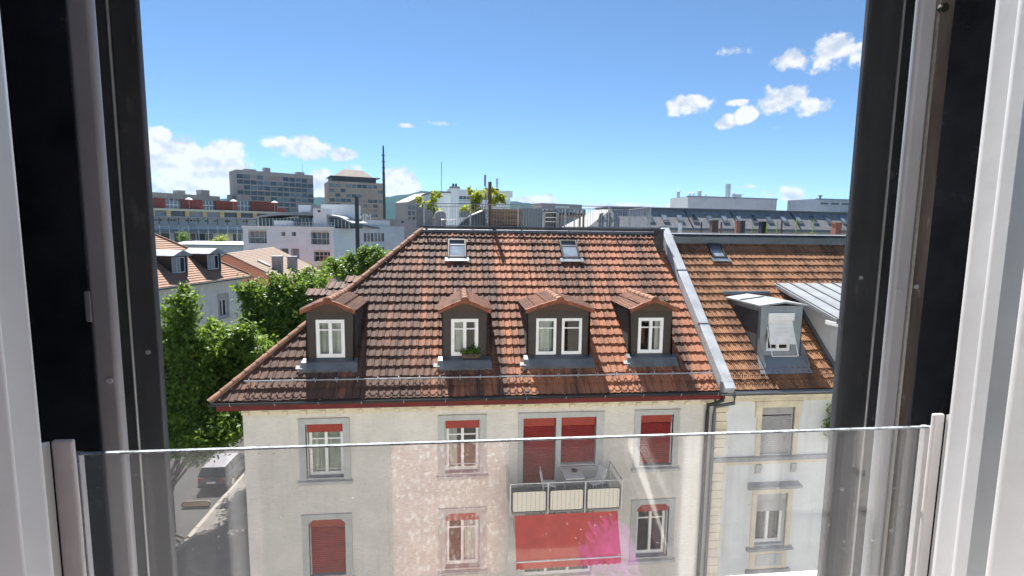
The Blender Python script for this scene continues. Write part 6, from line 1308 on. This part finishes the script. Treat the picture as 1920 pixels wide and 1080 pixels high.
# glass balustrade and its two brackets
M['guard'] = glass_mat('safety_glass', (.985, .982, .98), 1.85, 0, dust=.022)
gz = (at(135, 852, Y=.617).z+at(1740, 797, Y=.617).z)/2
bal = thing('glass_balustrade', 'clear dusty glass pane with bright ground top edge across the window', 'glass pane', (.1, .617, SZ+.04), world=True)
MB().box(fx(128, .617, 852), fx(1748, .617, 797), .6145, .6195, SZ+.045, gz-.0025).build('pane', 'guard', bal)
M['edge'] = mat('ground_glass_edge', (.36, .41, .46), .3, .4, 60, .4, 300, spec=.8)
MB().box(fx(128, .617, 852), fx(1748, .617, 797), .6145, .6195, gz-.002, gz).build('ground_edge', 'edge', bal)
for s_, lab, xs, zt_ in ((-1, 'cream steel angle holding the glass pane on the left', (fx(94, .556, 826), fx(134, .556, 826)), at(115, 824, Y=.56).z), (1, 'cream steel angle holding the glass pane on the right', (fx(1745, .562, 780), fx(1773, .556, 780)), at(1758, 775, Y=.56).z)):
    b = thing('glass_bracket', lab, 'bracket', (xs[0], .57, SZ+.03), world=True)
    MB().box(xs[0], xs[1], .556, .562, SZ+.035, zt_).build('angle', 'cream_post', b, bevel=.002)
    q = MB(); xi = xs[0] if s_ < 0 else xs[1]; q.prism([(.515, SZ+.035), (.555, SZ+.035), (.555, zt_), (.515, zt_+.010)], 0, xi-.004 if s_ < 0 else xi, xi if s_ < 0 else xi+.004); q.build('flange', 'frame_w', b)
    g0, g1 = (fx(135, .625, 856), fx(150, .625, 856)) if s_ < 0 else (fx(1733, .625, 806), fx(1744, .625, 806)); MB().box(g0, g1, .6235, .632, SZ+.035, gz-.004).build('glazing_bead', 'cream_post', b, bevel=.001)
# the room behind
room = thing('room', 'plain bright room behind the window', 'room', (0, -2, FZ), world=True)
M['floor'] = mat('oak_floor', (.26, .215, .175), .4, .15, 3, 0, 40, (6, .6, 1))
MB().box(-2.6, 3.0, -4.6, IY-.005, FZ-.12, FZ).build('floor', 'floor', room); MB().box(-2.6, 3.0, -4.6, IY-.005, 18.5, 18.6).build('ceiling', 'white', room)
MB().box(-2.7, -2.6, -4.6, IY-.005, FZ, 18.5).build('wall', 'white', room); MB().box(3.0, 3.1, -4.6, IY-.005, FZ, 18.5).build('wall', 'white', room); MB().box(-2.6, 3.0, -4.7, -4.6, FZ, 18.5).build('wall', 'white', room)
# casement opened inwards on the right
cs = thing('open_casement', 'white casement sash swung open into the room', 'window sash', (.474, .325, SZ+.05)); cs.rotation_euler = (0, 0, R(-80.5))
f = MB(); frame(f, 0, .66, 0, HD-SZ-.1, -.036, .036, .055, .07); f.build('frame', 'white_win', cs, bevel=.006); MB().box(.05, .61, -.003, .003, .06, HD-SZ-.15).build('pane', 'pane', cs)
# armchair shape added in place of a floral garment, wicker stool, fluffy cushion, all mirrored
M['floral'] = mat('pink_floral_cloth', (.62, .36, .27), .9, .05, 3)
nt = M['floral'].node_tree; v = nt.nodes.new('ShaderNodeTexVoronoi'); v.inputs['Scale'].default_value = 70; g_ = nt.nodes.new('ShaderNodeNewGeometry'); nz = nt.nodes.new('ShaderNodeTexNoise'); nz.inputs['Scale'].default_value = 70; nz.inputs['Detail'].default_value = 5
nt.links.new(g_.outputs['Position'], v.inputs['Vector']); nt.links.new(g_.outputs['Position'], nz.inputs['Vector']); ad = nt.nodes.new('ShaderNodeMath'); ad.operation = 'MULTIPLY_ADD'; nt.links.new(nz.outputs[0], ad.inputs[0]); ad.inputs[1].default_value = .9; nt.links.new(v.outputs['Distance'], ad.inputs[2])
rp = nt.nodes.new('ShaderNodeMapRange'); rp.inputs[1].default_value = .82; rp.inputs[2].default_value = .70; nt.links.new(ad.outputs[0], rp.inputs[0]); mxs = nt.nodes.new('ShaderNodeMix'); mxs.data_type = 'RGBA'; nt.links.new(rp.outputs[0], mxs.inputs[0]); mxs.inputs[6].default_value = (.46, .20, .14, 1); mxs.inputs[7].default_value = (.95, .92, .92, 1); nt.links.new(mxs.outputs[2], nt.nodes['Principled BSDF'].inputs['Base Color'])
ac = thing('floral_garment_standin', 'added armchair shape in pink floral cloth, stand-in for a garment mirrored in the glass pane', 'armchair', (-.02, -.35, FZ), world=True)
q = MB(); q.box(-.21, .16, -.33, -.22, 15.42, 16.02); q.build('backrest', 'floral', ac, bevel=.05)
q = MB(); q.box(-.23, .18, -.22, .17, 15.28, 15.44); q.build('seat', 'floral', ac, bevel=.04)
for x in (-.2, .12):
    for y in (-.3, .1): MB().box(x, x+.035, y, y+.035, FZ, 15.28).build('leg', 'wood_d', ac)
st = thing('wicker_stool', 'small brown wicker stool beside the floral stand-in', 'stool', (.42, -.3, FZ), world=True)
MB().tube([(at(1192, 1040, Z=15.52).x, 1.234-at(1192, 1040, Z=15.52).y, z) for z in (FZ, 15.2, 15.42)], [.15, .16, .17], 20).build('seat', 'wood', st, smooth=False)
M['purple'] = mat('purple_fluff', (.78, .17, .82), .9, .25, 30, 1, 200)
pc = at(1192, 1040, Z=15.52); cxp, cyp = pc.x, 1.234-pc.y
fc = thing('fluffy_cushion', 'fluffy purple cushion on the wicker stool, mirrored in the glass', 'cushion', (cxp, cyp, 15.43), world=True)
MB().ball((cxp, cyp, 15.50), .15, .15, .075, 20, 12).build('cushion', 'purple', fc, smooth=True)
leaves('fluff', 'purple', fc, [(cxp+.125*math.cos(k*.5), cyp+.125*math.sin(k*.5), 15.50+.03*math.sin(k*1.7), .05, .05, .05) for k in range(13)], 5000, .014, 91, spread=.7)
# ------------------------------------------------------------------ haze over the town
HAZE = 0.00007
if HAZE:
    hz = MB().box(-4300, 4300, -4300, 4300, -1.2, 262).build('haze', 'white', kind='stuff'); hz.data.materials.clear()
    hm = bpy.data.materials.new('haze_air'); hm.use_nodes = True; nt = hm.node_tree; nt.nodes.clear(); o = nt.nodes.new('ShaderNodeOutputMaterial'); pv = nt.nodes.new('ShaderNodeVolumePrincipled')
    pv.inputs['Color'].default_value = (.36, .62, 1, 1); pv.inputs['Density'].default_value = HAZE; pv.inputs['Anisotropy'].default_value = .2; nt.links.new(pv.outputs[0], o.inputs['Volume']); hz.data.materials.append(hm)
